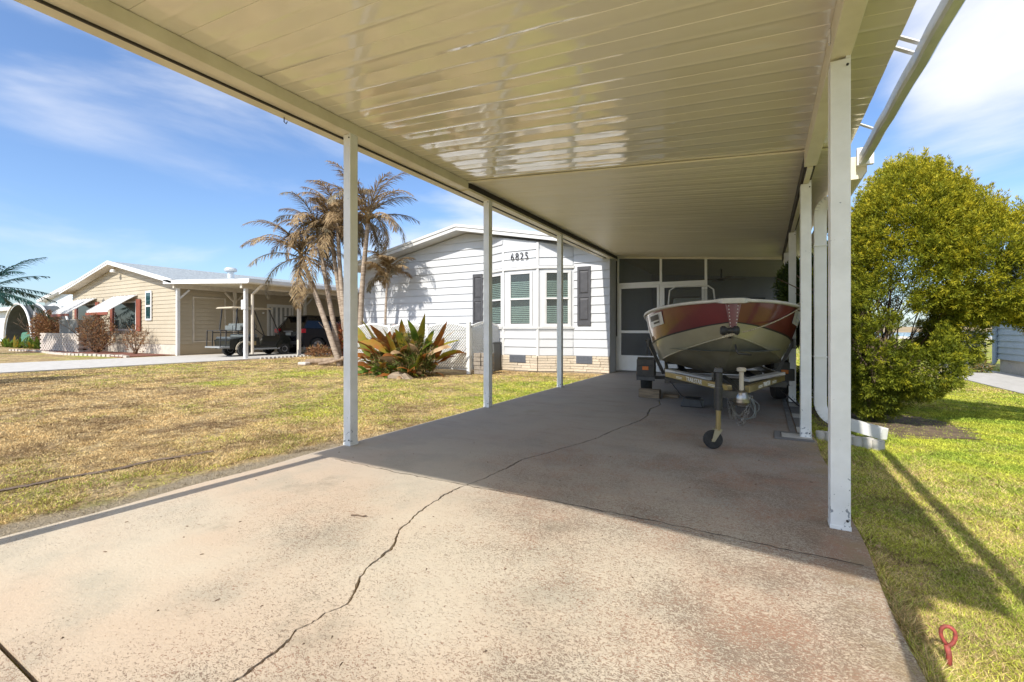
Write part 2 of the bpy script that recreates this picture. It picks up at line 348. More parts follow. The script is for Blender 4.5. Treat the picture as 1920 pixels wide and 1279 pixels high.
# lawn colour shared by soil sheet and blades
def lawnmat(name, blade):
    m = bpy.data.materials.new(name); m.use_nodes = True; n, l = m.node_tree.nodes, m.node_tree.links
    b = n['Principled BSDF']; b.inputs['Roughness'].default_value = .8; b.inputs['Specular IOR Level'].default_value = .15
    g = n.new('ShaderNodeNewGeometry'); P = g.outputs['Position']; sp = n.new('ShaderNodeSeparateXYZ'); l.new(P, sp.inputs[0])
    def noise(scale, detail=4, rough=.6):
        t = n.new('ShaderNodeTexNoise'); t.inputs['Scale'].default_value = scale; t.inputs['Detail'].default_value = detail
        t.inputs['Roughness'].default_value = rough; l.new(P, t.inputs['Vector']); return t.outputs[0]
    def mr(v, a, c, o0=0, o1=1):
        r = n.new('ShaderNodeMapRange'); r.interpolation_type = 'SMOOTHSTEP'
        r.inputs['From Min'].default_value = a; r.inputs['From Max'].default_value = c; r.inputs['To Min'].default_value = o0; r.inputs['To Max'].default_value = o1
        l.new(v, r.inputs['Value']); return r.outputs[0]
    def mix(f, A, B):
        x = n.new('ShaderNodeMix'); x.data_type = 'RGBA'
        for k, s in (('Factor', f), ('A', A), ('B', B)):
            if isinstance(s, tuple): x.inputs[k].default_value = (*s, 1)
            elif isinstance(s, float): x.inputs[k].default_value = s
            else: l.new(s, x.inputs[k])
        return x.outputs['Result']
    def add(a, c):
        x = n.new('ShaderNodeMath'); x.operation = 'ADD'
        for i, s in enumerate((a, c)):
            if isinstance(s, (int, float)): x.inputs[i].default_value = s
            else: l.new(s, x.inputs[i])
        return x.outputs[0]
    gr = add(add(noise(.45, 5), mr(noise(3.1, 4), .3, .7, -.05, .05)), mr(sp.outputs['X'], -.5, 1.5, 0, .22))
    gr = add(gr, mr(sp.outputs['Y'], 3.2, 5.5, -.10, .07)); gr = add(gr, mr(sp.outputs['X'], -7, -3.5, -.06, .03))
    gr = add(gr, mr(sp.outputs['Y'], 6.5, 10.5, 0, -.17))
    if blade:
        a = n.new('ShaderNodeAttribute'); a.attribute_name = 'tone'; gr = add(gr, mr(a.outputs['Fac'], 0, 1, -.16, .16))
    green = mr(gr, .49, .66)
    dry = mix(mr(noise(1.6, 5), .38, .64), (.56,.41,.20), (.27,.185,.095))
    dry = mix(mr(noise(7, 3), .45, .68, 0, .6), dry, (.66,.52,.28))
    gc = mix(mr(noise(2.6, 4), .35, .65), (.46,.48,.065), (.26,.34,.045))
    c = mix(green, dry, gc)
    if not blade: # thatch and soil between the blades
        c = mix(mr(noise(22, 5, .7), .42, .66, 0, .75), c, (.12,.085,.045))
    else:
        a2 = n.new('ShaderNodeAttribute'); a2.attribute_name = 'tone2'
        hv = n.new('ShaderNodeVectorMath'); hv.operation = 'SCALE'; l.new(c, hv.inputs[0]); l.new(mr(a2.outputs['Fac'], 0, 1, .5, 1.75), hv.inputs['Scale']); c = hv.outputs[0]
    # sandy fringe beside the drive
    fr = add(mr(sp.outputs['X'], -3.95, -3.3, 0, 1), noise(2.5, 4)); fr2 = mr(sp.outputs['X'], -3.1, -2.9, 1, 0); fy = mr(sp.outputs['Y'], 2.2, 4.0, 1, 0)
    k = n.new('ShaderNodeMath'); k.operation = 'MULTIPLY'; l.new(mr(fr, 1.15, 1.5), k.inputs[0]); l.new(fr2, k.inputs[1])
    k2 = n.new('ShaderNodeMath'); k2.operation = 'MULTIPLY'; l.new(k.outputs[0], k2.inputs[0]); l.new(fy, k2.inputs[1])
    c = mix(k2.outputs[0], c, (.36,.30,.21))
    l.new(c, b.inputs['Base Color'])
    if not blade:
        bp = n.new('ShaderNodeBump'); bp.inputs['Distance'].default_value = .03; l.new(noise(28, 6, .75), bp.inputs['Height']); l.new(bp.outputs[0], b.inputs['Normal'])
    else:
        tr = n.new('ShaderNodeBsdfTranslucent'); mx = n.new('ShaderNodeMixShader'); mx.inputs[0].default_value = .10
        l.new(c, tr.inputs[0]); l.new(b.outputs[0], mx.inputs[1]); l.new(tr.outputs[0], mx.inputs[2]); l.new(mx.outputs[0], n['Material Output'].inputs[0])
    return m
M['lawn'] = lawnmat('lawn_soil', False); M['blade'] = lawnmat('grass_blades', True)
M['water'] = mat('lake_water', (.05,.16,.30), rough=.12, bump=.05, bscale=.6, spec=.6)
M['shore'] = mat('far_bank', (.40,.30,.17), (.28,.22,.12), .9, .05)
M['scrub'] = mat('far_scrub', (.07,.10,.06), (.11,.13,.09), .9, .2)
def tri_cloud(name, V, F, mats, parent=None, tone=None, tone2=None, mi=None):
    """fast mesh of triangles from numpy arrays"""
    me = bpy.data.meshes.new(name); nv, nf = len(V), len(F)
    me.vertices.add(nv); me.vertices.foreach_set('co', np.asarray(V, np.float32).ravel())
    me.loops.add(nf*3); me.loops.foreach_set('vertex_index', np.asarray(F, np.int32).ravel())
    me.polygons.add(nf); me.polygons.foreach_set('loop_start', np.arange(0, nf*3, 3, dtype=np.int32))
    try: me.polygons.foreach_set('loop_total', np.full(nf, 3, np.int32))
    except Exception: pass
    for m in (mats if isinstance(mats, (list, tuple)) else [mats]): me.materials.append(m)
    if mi is not None: me.polygons.foreach_set('material_index', np.asarray(mi, np.int32))
    for nm, t in (('tone', tone), ('tone2', tone2)):
        if t is not None:
            a = me.attributes.new(nm, 'FLOAT', 'FACE'); a.data.foreach_set('value', np.asarray(t, np.float32))
    me.update(calc_edges=True)
    o = bpy.data.objects.new(name, me); COL.objects.link(o)
    if parent is not None: attach(o, parent)
    return o
# ---------------- ground, lake, far shore ----------------
GZ = -0.03
m = MB(); m.add([(-400,-60,GZ),(60,-60,GZ),(60,95,GZ),(-400,95,GZ)], [(0,1,2,3)])
m.add([(60,-60,GZ),(400,-60,GZ),(400,80,GZ),(60,95,GZ)], [(0,1,2,3)])
m.add([(-400,95,GZ),(60,95,GZ),(60,99,-.35),(-400,99,-.35)], [(0,1,2,3)]); m.add([(60,95,GZ),(400,80,GZ),(400,84,-.35),(60,99,-.35)], [(0,1,2,3)])
tag(m.obj('ground', M['lawn']), kind='structure')
m = MB(); m.add([(-1200,96,-.25),(1200,60,-.25),(1200,1400,-.25),(-1200,1400,-.25)], [(0,1,2,3)]); tag(m.obj('lake', M['water']), kind='structure')
m = MB()
for i in range(60):
    x0 = -1500+i*50; x1 = x0+50; h0 = 4.5+1.2*math.sin(i*.7); h1 = 4.5+1.2*math.sin((i+1)*.7)
    m.add([(x0,430,-.4),(x1,430,-.4),(x1,470,h1),(x0,470,h0),(x1,900,h1-1),(x0,900,h0-1)], [(0,1,2,3),(3,2,4,5)])
tag(m.obj('far_shore', M['shore']), kind='structure')
n = 6000; bx = NR.uniform(-900, 900, n); by = NR.uniform(475, 560, n); hh = 4.0+NR.rand(n)*(2+3*(np.sin(bx*.02)+1)); V = []; 
cz = NR.rand(n)*hh; c = np.stack([bx, by, 4+cz], 1)
V = (c[:, None, :]+NR.normal(0, 1.6, (n, 3, 3))).reshape(-1, 3); F = np.arange(3*n).reshape(-1, 3)
tag(tri_cloud('far_tree_line', V, F, M['scrub']), 'low dark line of trees on the far bank of the lake', 'trees', kind='stuff')
# shoreline rocks / riprap
n = 500; px = NR.uniform(10, 60, n); py = 74+NR.normal(0, 1.0, n)-px*.02
m = MB()
for i in range(n):
    a = R.uniform(.15, .45); m.T = Matrix.Translation((px[i], py[i], GZ+.05)) @ Matrix.Rotation(R.random()*6, 4, 'Z')
    m.hexa([(-a,-a*.7,-.1),(a,-a*.8,-.1),(a*.9,a*.7,-.1),(-a,a,-.1),(-a*.6,-a*.5,a*.6),(a*.7,-a*.4,a*.5),(a*.5,a*.5,a*.7),(-a*.7,a*.4,a*.55)])
tag(m.obj('shore_rocks', M['conc']), 'pale grey rocks scattered along the near shore of the lake', 'rocks', kind='stuff')
# ---------------- driveway ----------------
XL, XR = -3.225, .40
drive = tag(MB().box(XL-.02, -3, -.16, XR+.02, 11.0, -.045).obj('driveway', M['crack']), kind='structure')
CK = [(-2.05,-.6),(-1.80,-.05),(-1.55,.42),(-1.312,.75),(-1.321,.827),(-1.34,.909),(-1.365,.984),(-1.36,1.086),(-1.342,1.168),(-1.396,1.257),(-1.434,1.302),(-1.463,1.38),(-1.492,1.551),(-1.618,1.739),(-1.682,2.023),(-1.70,2.2),(-1.708,2.357),(-1.66,2.62),(-1.64,2.92),(-1.655,3.12),(-1.55,3.40),(-1.50,3.62),(-1.42,3.86),(-1.36,4.12),(-1.34,4.42),(-1.28,4.75),(-1.22,5.12),(-1.21,5.45),(-1.28,5.9),(-1.24,6.35),(-1.33,6.75),(-1.36,7.04)]
def crack_x(y):
    for (xa, ya), (xb, yb) in zip(CK, CK[1:]):
        if ya <= y <= yb:
            return xa+(xb-xa)*(y-ya)/(yb-ya)
    return CK[0][0] if y < CK[0][1] else CK[-1][0]
def crack_w(y):
    if y < CK[0][1] or y > CK[-1][1]: return 0.0006
    return .004+.004*abs(math.sin(y*9.1)*math.cos(y*4.3))+.0012*max(0, y-1.5)
JY = [-2.9, .475, 2.405, 5.62, 8.6, 10.95]
jw = [.006, .009, .003, .004, .004, .004]
cr_ = random.Random(3)
for j in range(len(JY)-1):
    y0, y1 = JY[j]+jw[j], JY[j+1]-jw[j+1]
    nseg = max(2, int((y1-y0)/.012)) if y0 < 7 else 2
    ys = [y0+(y1-y0)*i/nseg for i in range(nseg+1)]
    jit = 0; pts = []
    for y in ys:
        jit = jit*.8+cr_.uniform(-1, 1)*.0045; sl2 = (crack_x(y+.004)-crack_x(y-.004))/.008
        pts.append((crack_x(y)+jit*(CK[0][1] < y < CK[-1][1]), crack_w(y)*cr_.uniform(.6, 1.3)*math.sqrt(1+sl2*sl2)))
    # edges of the joint lines wander a little
    for side in (0, 1):
        V = []; F = []
        for i, (y, (cx, w)) in enumerate(zip(ys, pts)):
            a, b_ = (XL, cx-w) if side == 0 else (cx+w, XR)
            if side == 0 and y < 2.6: a = XL+.012*math.sin(y*7)
            if side == 1: b_ = XR+.008*math.sin(y*5.3)
            V += [(a, y, 0), (b_, y, 0), (a, y, -.12), (b_, y, -.12)]
        for i in range(len(ys)-1):
            k = i*4; F += [(k, k+1, k+5, k+4), (k+1, k+3, k+7, k+5), (k+2, k, k+4, k+6)]
        k = (len(ys)-1)*4; F += [(0, 2, 3, 1), (k, k+1, k+3, k+2)]
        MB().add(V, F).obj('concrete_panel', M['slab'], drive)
# wandering hairline crack near the shadow edge
m = MB(); y = 2.43; pv = None; x = XL+.3
while x < XR-.02:
    w = cr_.uniform(.001, .0045); q = (x, y+cr_.uniform(-.008, .008)-.02*math.sin(x*2.1), w)
    if pv: m.add([(pv[0], pv[1]-pv[2], .0015), (q[0], q[1]-q[2], .0015), (q[0], q[1]+q[2], .0015), (pv[0], pv[1]+pv[2], .0015)], [(0,1,2,3)])
    pv = q; x += .035
m.obj('hairline_crack', M['crack'], drive)
# pavers at the right edge by the second post
pm = MB().box(-.5,-.5,0,.5,.5,1).mesh('paver', M['greystone']); pm2 = MB().box(-.5,-.5,0,.5,.5,1).mesh('paver', M['conc'])
def paver(x, y, sx, sy, h, me):
    o = bpy.data.objects.new('paver', me); COL.objects.link(o); o.location = (x, y, .002); o.scale = (sx, sy, h); o.parent = drive
paver(.10, 5.02, .05, .34, .012, pm); paver(.255, 4.885, .26, .05, .012, pm); paver(.255, 5.17, .26, .05, .012, pm); paver(.255, 5.03, .24, .21, .010, pm2)
for k in range(9): paver(.335, 5.36+k*.29, .12, .265, .012, pm if k % 3 else pm2); paver(.235, 5.36+k*.29, .05, .27, .009, pm)
# ---------------- neighbouring paved strips ----------------
m = MB()
for k in range(14): m.box(-20.4, -4+k*2.3, -.12, -15.95, -4+k*2.3+2.285, .0)
tag(m.obj('neighbour_driveway', M['conc']), kind='structure')
m = MB()
for k in range(8): m.box(3.62, 3+k*1.5, -.12, 4.78, 3+k*1.5+1.487, -.01)
m.box(4.80, 3, -.1, 5.05, 16.0, -.02)
tag(m.obj('side_path', M['conc']), kind='structure')
# ---------------- carport ----------------
YF, YM, YB = -.62, 4.55, 10.95
def zr(x): return 2.805-.083*(x+3.13)      # underside of roof
cp = thing('carport', (-1.4, 5, 0), 'long white aluminium carport with a glossy cream panel ceiling over the concrete drive', 'carport')
def roof_panel(y0, y1, x0, x1, mt, dz=0):
    m = MB(); w = y1-y0; t = .07
    # pan profile across its width: flat, low rib, flat, recessed seam
    A_ = .0024*R.uniform(.6,1.4); pr = [(0, .0025), (.003, 0)]+[(w*q, -A_*math.sin(math.pi*q)) for q in (.12,.25,.38)]+[(.46*w, -A_), (.48*w, -A_-.0012), (.52*w, -A_-.0012), (.54*w, -A_)]+[(w*q, -A_*math.sin(math.pi*q)) for q in (.62,.75,.88)]+[(w-.003, 0), (w, .0025)]
    nx = 10; V = []; F = []
    ph = R.uniform(0, 6)
    for i in range(nx+1):
        x = x0+(x1-x0)*i/nx; wob = .0022*math.sin(ph+i*1.9)
        for (u, h) in pr: V.append((x, y0+u, zr(x)+h+dz+(wob if .01 < u < w-.01 else 0)))
    k = len(pr)
    for i in range(nx):
        for j in range(k-1): F.append((i*k+j, (i+1)*k+j, (i+1)*k+j+1, i*k+j+1))
    b = len(V)
    V += [(x0, y0, zr(x0)+t+dz), (x1, y0, zr(x1)+t+dz), (x1, y1, zr(x1)+t+dz), (x0, y1, zr(x0)+t+dz)]
    F += [(b, b+1, b+2, b+3), (0, nx*k, b+1, b)[::-1], (k-1, nx*k+k-1, b+2, b+3), tuple(range(k))+(b+3, b), tuple(nx*k+j for j in reversed(range(k)))+(b+1, b+2)]
    return m.add(V, F).obj('roof_panel', mt, cp, auto=True)
nf = 20
for i in range(nf):
    a = YF+(YM-YF)*i/nf; roof_panel(a+.0005, YF+(YM-YF)*(i+1)/nf-.0005, -3.38, .60, M['ceil'])
nb = 32
for i in range(nb):
    a = YM+(YB-YM)*i/nb; roof_panel(a+.0005, YM+(YB-YM)*(i+1)/nb-.0005, -3.38, .60, M['ceil2'], -.006)
# step strip where the two roof sections meet
m = MB(); m.hexa([(-3.13,YM-.02,zr(-3.13)-.022),(.6,YM-.02,zr(.6)-.022),(.6,YM+.02,zr(.6)-.022),(-3.13,YM+.02,zr(-3.13)-.022),(-3.13,YM-.02,zr(-3.13)-.007),(.6,YM-.02,zr(.6)-.007),(.6,YM+.02,zr(.6)-.007),(-3.13,YM+.02,zr(-3.13)-.007)])
m.obj('seam_strip', M['ceil2'], cp)
ZL = zr(-3.18); ZR = zr(.33)
m = MB().box(-3.225, YF+.05, ZL-.10, -3.13, YM-.005, ZL-.008); m.obj('beam', M['cream'], cp, bev=.004)
m = MB().box(-3.225, YM+.005, ZL-.085, -3.135, YB-.05, ZL-.016); m.obj('beam', M['bronze'], cp)
MB().box(-3.235, YM+.005, ZL-.115, -3.13, YB-.06, ZL-.088).obj('beam_flange', M['cream'], cp)
# outer eave pan along the left side
MB().prism([(-3.24,ZL-.085),(-3.40,ZL-.10),(-3.42,ZL+.09),(-3.385,ZL+.09),(-3.385,ZL-.07),(-3.24,ZL-.055)], 'y', YF, YB-.06).obj('eave_fascia', M['cream'], cp)
MB().box(-3.30, YF, ZL-.104, -3.285, YB-.06, ZL-.0905).obj('drip_edge', M['bronze'], cp)
m = MB().tube([(-3.37,2.30,ZL-.10),(-3.372,2.30,ZL-.135),(-3.36,2.31,ZL-.15),(-3.345,2.31,ZL-.135)], .004, 6); m.obj('wire_hook', M['blackmetal'], cp)
# right beam
MB().box(.285, YF+.05, ZR-.145, .375, YM-.01, ZR-.010).obj('beam', M['cream'], cp, bev=.004)
MB().box(.29, YM+.012, ZR-.13, .37, YB-.3, ZR-.02).obj('beam', M['bronze'], cp)
MB().box(.31, YM+.015, ZR-.155, .35, YB-.3, ZR-.132).obj('beam_flange', M['cream'], cp)
for y in (2.8, .42): MB().box(.275, y-.06, ZR-.09, .283, y-.03, ZR-.02).obj('bracket', M['white'], cp)
MB().box(-3.40, YF-.03, ZL-.12, .62, YF-.002, ZL+.09).obj('front_fascia', M['cream'], cp)  # out of view; top edge levelled to straighten the roof's shadow edge
# posts
def post(x, y, top, bot=0):
    m = MB(); s = .042
    m.box(x-s, y-s, bot, x+s, y+s, top-.001); m.box(x-s-.004, y-.02, bot, x-s-.0005, y+.02, top-.02)
    m.box(x-s-.003, y-s-.003, bot, x+s+.003, y+s+.003, bot+.02)
    o = m.obj('post', M['post'], cp, bev=.003)
    b = MB(); b.box(x+s-.02, y-s-.003, top-.001, x+s-.001, y+s, top+.09); b.obj('post_bracket', M['post'], o)
    sc = MB()
    for zz in (.05, top-.035, top+.05):
        sc.cyl((x+.028, y-s, zz), (x+.028, y-s-.007, zz), .006, 8)
    sc.obj('screw', M['blackmetal'], o)
for y in (.42, 2.80, 5.06, 7.46): post(-3.178, y, ZL-.102)
for y in (.42, 2.84, 5.05, 7.44, 9.3): post(.330, y, ZR-.156)
# galvanised gutter hung off the front section
gz = 2.38; prof = [(.668, gz+.06), (.668, gz+.0), (.676, gz-.02), (.716, gz-.02), (.730, gz+.0), (.734, gz+.07), (.729, gz+.07), (.724, gz+.004), (.713, gz-.014), (.680, gz-.014), (.673, gz+.004), (.673, gz+.06)]
m = MB(); k = len(prof); V = []; F = []
ysg = [YF-.1+(4.62-YF+.1)*i/24 for i in range(25)]
for i, y in enumerate(ysg):
    w = .003*math.sin(i*2.3)
    V += [(a+w, y, b-.006*(i/24)) for a, b in prof]
for i in range(24):
    for j in range(k): F.append((i*k+j, i*k+(j+1) % k, (i+1)*k+(j+1) % k, (i+1)*k+j))
gut = m.add(V, F).obj('gutter', M['galv'], cp)
MB().box(.655, 4.62, gz-.03, .765, 4.66, gz+.11).obj('gutter_end_cap', M['white'], gut)
for y in (.5, 2.05, 3.02, 3.12, 4.15): 
    m = MB(); m.bar((.597, y, zr(.6)+.02), (.728, y+.03, gz+.066), .028, .006); m.obj('gutter_strap', M['white'], gut)
# rear section gutter and its downspout
MB().prism([(.605,2.26),(.69,2.26),(.73,2.31),(.73,2.44),(.72,2.44),(.605,2.44)], 'y', 4.69, YB-.05).obj('rear_gutter', M['cream'], cp, bev=.003)
def spout(path, w, name, mt, par):
    m = MB()
    P = [Vector(p) for p in path]
    for i in range(len(P)-1):
        m.bar(P[i], P[i+1]+(P[i+1]-P[i]).normalized()*.004, w, w*.8, up=(0,1,0))
    return m.obj(name, mt, par, bev=.004)
dsx = .485; arc = []
for i in range(9):
    t = math.pi/2*i/8; arc.append((dsx+.13-.13*math.sin(t), 5.55, 2.20+.13*math.cos(t)-.02))
path = [(.66, 5.55, 2.31)]+arc+[(dsx, 5.55, 1.9), (dsx, 5.55, .75), (dsx, 5.55, .27)]
for i in range(1, 7):
    t = math.pi/2*i/6*.86; path.append((dsx+.14*(1-math.cos(t)), 5.55-.06*(1-math.cos(t)), .27-.16*math.sin(t)))
path += [(.93, 5.18, .075)]
dsp = spout(path, .105, 'downspout', M['white'], cp)
for z in (1.85, .73): MB().box(dsx-.057, 5.495, z, dsx+.057, 5.605, z+.012).obj('joint_band', M['white'], dsp)
# scalloped concrete edging
m = MB()
for i in range(7):
    cx = .46+i*.065; cy = 5.14-i*.03
    m.cyl((cx, cy, -.03), (cx, cy, .055+.006*(i % 2)), .045, 12)
tag(m.obj('lawn_edging', M['conc'], auto=True), 'white scalloped concrete edging lying under the downspout outlet', 'edging')
# ---------------- white house ----------------
YW = 10.5; HX0, HX1 = -11.35, -3.20; PKX = -7.3; EZ = 2.97; PZ = 3.75
def gz_(x): return PZ-(PZ-EZ)*abs(x-PKX)/(PKX-HX0)
wh = thing('white_house', (-7.3, YW, 0), 'white sided house numbered 6825 with a bay window and stone skirting', 'house')
MB().prism([(HX0,-.05),(HX1,-.05),(HX1,EZ-.03),(PKX,PZ-.03),(HX0,EZ-.03)], 'y', YW, 24).obj('wall', M['vinyl'], wh)
def plank(u0b, u1b, u0t, u1t, z0, z1, T, mt, par, name='siding_plank', th=.03):
    m = MB(); m.T = T
    m.hexa([(u0b,-th,z0),(u1b,-th,z0),(u1b,-.001,z0),(u0b,-.001,z0),(u0t,-.006,z1),(u1t,-.006,z1),(u1t,-.001,z1),(u0t,-.001,z1)])
    return m.obj(name, mt, par)
T0 = Matrix.Translation((0, YW, 0)); BAY0, BAY1 = -6.72, -4.10
z = .39; EXP = .205; slope = (PZ-EZ)/(PKX-HX0)
while z < PZ-.08:
    z1 = min(z+EXP-.004, PZ-.06)
    def lim(zz):
        d = (PZ-.05-zz)/slope; return max(HX0, PKX-d), min(HX1, PKX+d)
    a0, b0 = lim(z); a1, b1 = lim(z1)
    if z1 < 2.95 :
        plank(a0, min(BAY0, b0), a1, min(BAY0, b1), z, z1, T0, M['vinyl'], wh); plank(BAY1, b0, BAY1, b1, z, z1, T0, M['vinyl'], wh)
    elif z < 3.3:
        plank(a0, min(BAY0, b0), a1, min(BAY0, b1), z, z1, T0, M['vinyl'], wh)
        if b0 > BAY1: plank(BAY1, b0, min(BAY1, b1), b1, z, z1, T0, M['vinyl'], wh)
    else: plank(a0, b0, a1, b1, z, z1, T0, M['vinyl'], wh)
    z += EXP
# bay: plan corners
BP = [(BAY0, YW), (-5.88, YW-.38), (-4.90, YW-.38), (BAY1, YW)]
def bay_top(x): return gz_(x)-.10
MB().prism([(x, y) for x, y in BP]+[(BAY1, YW+.02), (BAY0, YW+.02)], 'z', -.04, 2.98).obj('bay', M['vinyl'], wh)
m = MB()   # sloped top infill of bay up to the soffit
v = [(x, y+ (0.001), 2.98) for x, y in BP]+[(x, y+.001, bay_top(x)) for x, y in BP]
m.add(v, [(0,1,5,4),(1,2,6,5),(2,3,7,6),(4,5,6,7)]); m.obj('bay_top', M['vinyl'], wh)
faces = []
for (xa, ya), (xb, yb) in zip(BP, BP[1:]):
    d = Vector((xb-xa, yb-ya, 0)); L = d.length; ang = math.atan2(d.y, d.x)
    faces.append((Matrix.Translation((xa, ya, 0)) @ Matrix.Rotation(ang, 4, 'Z'), L))
for fi, (T, L) in enumerate(faces):
    z = .39
    while z < 1.04: plank(.03, L-.03, .03, L-.03, z, min(z+EXP-.004, 1.04), T, M['vinyl'], wh); z += EXP
    z = 2.60
    while z < 3.3:
        z1 = z+EXP-.004; xs = [T @ Vector((.03,0,0)), T @ Vector((L-.03,0,0))]
        tmin = min(bay_top(p.x) for p in xs)
        if z1 > tmin+.12: break
        plank(.03, L-.03, .03, L-.03, z, min(z1, tmin), T, M['vinyl'], wh); z += EXP
    m = MB(); m.T = T
    m.box(0, -.045, 2.53, L, -.001, 2.59); m.obj('head_trim', M['trim'], wh)
    m = MB(); m.T = T; m.box(0, -.05, 1.045, L, -.001, 1.085); m.obj('sill_band', M['trim'], wh)
    # window
    ww = .56 if fi != 1 else .58; u0 = L/2-ww/2; u1 = L/2+ww/2; zb, zt = 1.17, 2.42
    if fi == 0: u0 += .1; u1 += .1
    if fi == 2: u0 += .03; u1 += .03
    m = MB(); m.T = T; e = .045
    m.box(u0-.06, -.03, zb-.06, u0, -.001, zt+.06); m.box(u1, -.03, zb-.06, u1+.06, -.001, zt+.06); m.box(u0, -.03, zt, u1, -.001, zt+.06); m.box(u0, -.03, zb-.06, u1, -.001, zb)
    m.box(u0-.09, -.055, zb-.085, u1+.09, -.031, zb-.06); m.box(u0, -.035, (zb+zt)/2-.022, u1, -.006, (zb+zt)/2+.022)
    m.box(u0, -.02, zb, u0+.02, -.006, zt); m.box(u1-.02, -.02, zb, u1, -.006, zt)
    wf = m.obj('window', M['trim'], wh)
    m = MB(); m.T = T; m.box(u0, -.012, zb, u1, -.009, zt); m.obj('pane', M['clearglass'] if 'clearglass' in M else M['clear'], wf)
    m = MB(); m.T = T; m.box(u0, -.004, zb, u1, -.002, zt); m.obj('dark_room', M['glass'], wf)
    m = MB(); m.T = T
    for half in (0, 1):
        z0 = (zb+.03 if half == 0 else (zb+zt)/2+.03); z1 = z0+(.40 if half == 0 else .42); zz = z0
        while zz < z1: m.box(u0+.03, -.0078, zz, u1-.02, -.0052, zz+.026); zz += .047
    m.obj('blind', M['blind'], wf)
for x, y in BP[1:3]:
    MB().box(x-.03, y-.028, .37, x+.03, y-.0005, 3.18).obj('corner_trim', M['trim'], wh)
# shutters
for (x0, x1) in ((-7.06, -6.74), (-4.00, -3.66)):
    m = MB(); y = YW-.021
    m.box(x0, y-.012, 1.12, x1, y, 2.55); sh = m.obj('shutter', M['shutter'], wh)
    f = MB(); a = .05
    for bx0, bz0, bx1, bz1 in ((x0,1.12,x0+a,2.55),(x1-a,1.12,x1,2.55),(x0+a,1.12,x1-a,1.23),(x0+a,1.80,x1-a,1.88),(x0+a,2.46,x1-a,2.55)): f.box(bx0, y-.03, bz0, bx1, y-.0125, bz1)
    f.obj('shutter_frame', M['shutter'], sh)
    for z0, z1 in ((1.25,1.78),(1.90,2.44)):
        p = MB(); p.hexa([(x0+a+.012,y-.0128,z0),(x1-a-.012,y-.0128,z0),(x1-a-.012,y-.0128,z1),(x0+a+.012,y-.0128,z1),(x0+a+.035,y-.026,z0+.03),(x1-a-.035,y-.026,z0+.03),(x1-a-.035,y-.026,z1-.03),(x0+a+.035,y-.026,z1-.03)]).obj('shutter_panel', M['shutter'], sh)
# stone skirting
pv = []
stones = [MB() for _ in range(5)]
for i, m in enumerate(stones):
    r = random.Random(i); j = lambda: r.uniform(-.06, .06)
    m.hexa([(-.5,0,-.5+j()),(.5,0,-.5+j()),(.5,1,-.5),(-.5,1,-.5),(-.5,0+abs(j()),.5+j()),(.5,abs(j()),.5+j()),(.5,1,.5),(-.5,1,.5)])
stones = [m.mesh('stone', M['stone']) for m in stones]
def stone_run(T, L):
    MBm = MB(); MBm.T = T; MBm.box(0, -.016, -.05, L, -.001, .385); MBm.obj('mortar_bed', M['mortar'], wh)
    rows = 6; h = .385/rows
    for k in range(rows):
        u = 0
        while u < L-.01:
            w = min(R.uniform(.22, .55), L-u)
            if L-u-w < .08: w = L-u
            o = bpy.data.objects.new('stone', R.choice(stones)); COL.objects.link(o)
            dep = R.uniform(.010, .030)
            o.matrix_world = T @ Matrix.Translation((u+w/2, -.0155-dep, h*(k+.5))) @ Matrix.Diagonal((w-.008, dep, h-.009, 1))
            mw = o.matrix_world.copy(); o.parent = wh; o.matrix_parent_inverse = Matrix.Translation(wh.location).inverted(); o.matrix_basis = mw
            u += w
stone_run(Matrix.Translation((HX0, YW, 0)), BAY0-HX0)
for T, L in faces: stone_run(T, L)
stone_run(Matrix.Translation((BAY1, YW, 0)), HX1-BAY1)
for (x0, x1, y) in ((-5.68,-5.22,YW-.43), (-4.03,-3.62,YW-.05)):
    m = MB(); m.box(x0, y, .20, x1, y+.02, .385); vv = m.obj('foundation_vent', M['vent'], wh); s = MB()
    for k in range(7): s.box(x0+.02, y-.008, .215+k*.023, x1-.02, y-.0005, .223+k*.023)
    s.obj('louvre', M['vent'], vv)
# roof with overhang
OV = .50; YR = YW-OV
def gable_roof(par, y0, y1, x0, xp, x1, ez, pz, mt, mtw, ov=.32, th=.10, fh=.17, name='roof', soff=None):
    s = (pz-ez)/(xp-x0); xe0, xe1 = x0-ov, x1+ov; e = ez-s*ov
    s1 = (pz-ez)/(x1-xp); e1 = ez-s1*ov
    rf = MB().prism([(xe0,e+.02),(xp,pz+.02),(xe1,e1+.02),(xe1,e1+.02+th),(xp,pz+.02+th),(xe0,e+.02+th)], 'y', y0+.03, y1).obj(name, mt, par)
    MB().prism([(xe0,e-.015),(xp,pz-.015),(xe1,e1-.015),(xe1,e1+.015),(xp,pz+.015),(xe0,e+.015)], 'y', y0+.03, y1).obj('soffit', soff or mtw, rf)
    MB().prism([(xe0,e-.04),(xp,pz-.04),(xe1,e1-.04),(xe1,e1-.04+fh*.52),(xp,pz-.04+fh*.52),(xe0,e-.04+fh*.52)], 'y', y0, y0+.028).obj('fascia', mtw, rf)
    MB().prism([(xe0,e+.055),(xp,pz+.055),(xe1,e1+.055),(xe1,e1+.055+fh*.42),(xp,pz+.055+fh*.42),(xe0,e+.055+fh*.42)], 'y', y0-.022, y0+.0275).obj('fascia', mtw, rf)
    return rf
gable_roof(wh, YR, 24, HX0, PKX, HX1-.05, EZ, PZ, M['shingle'], M['trim'], ov=.30)
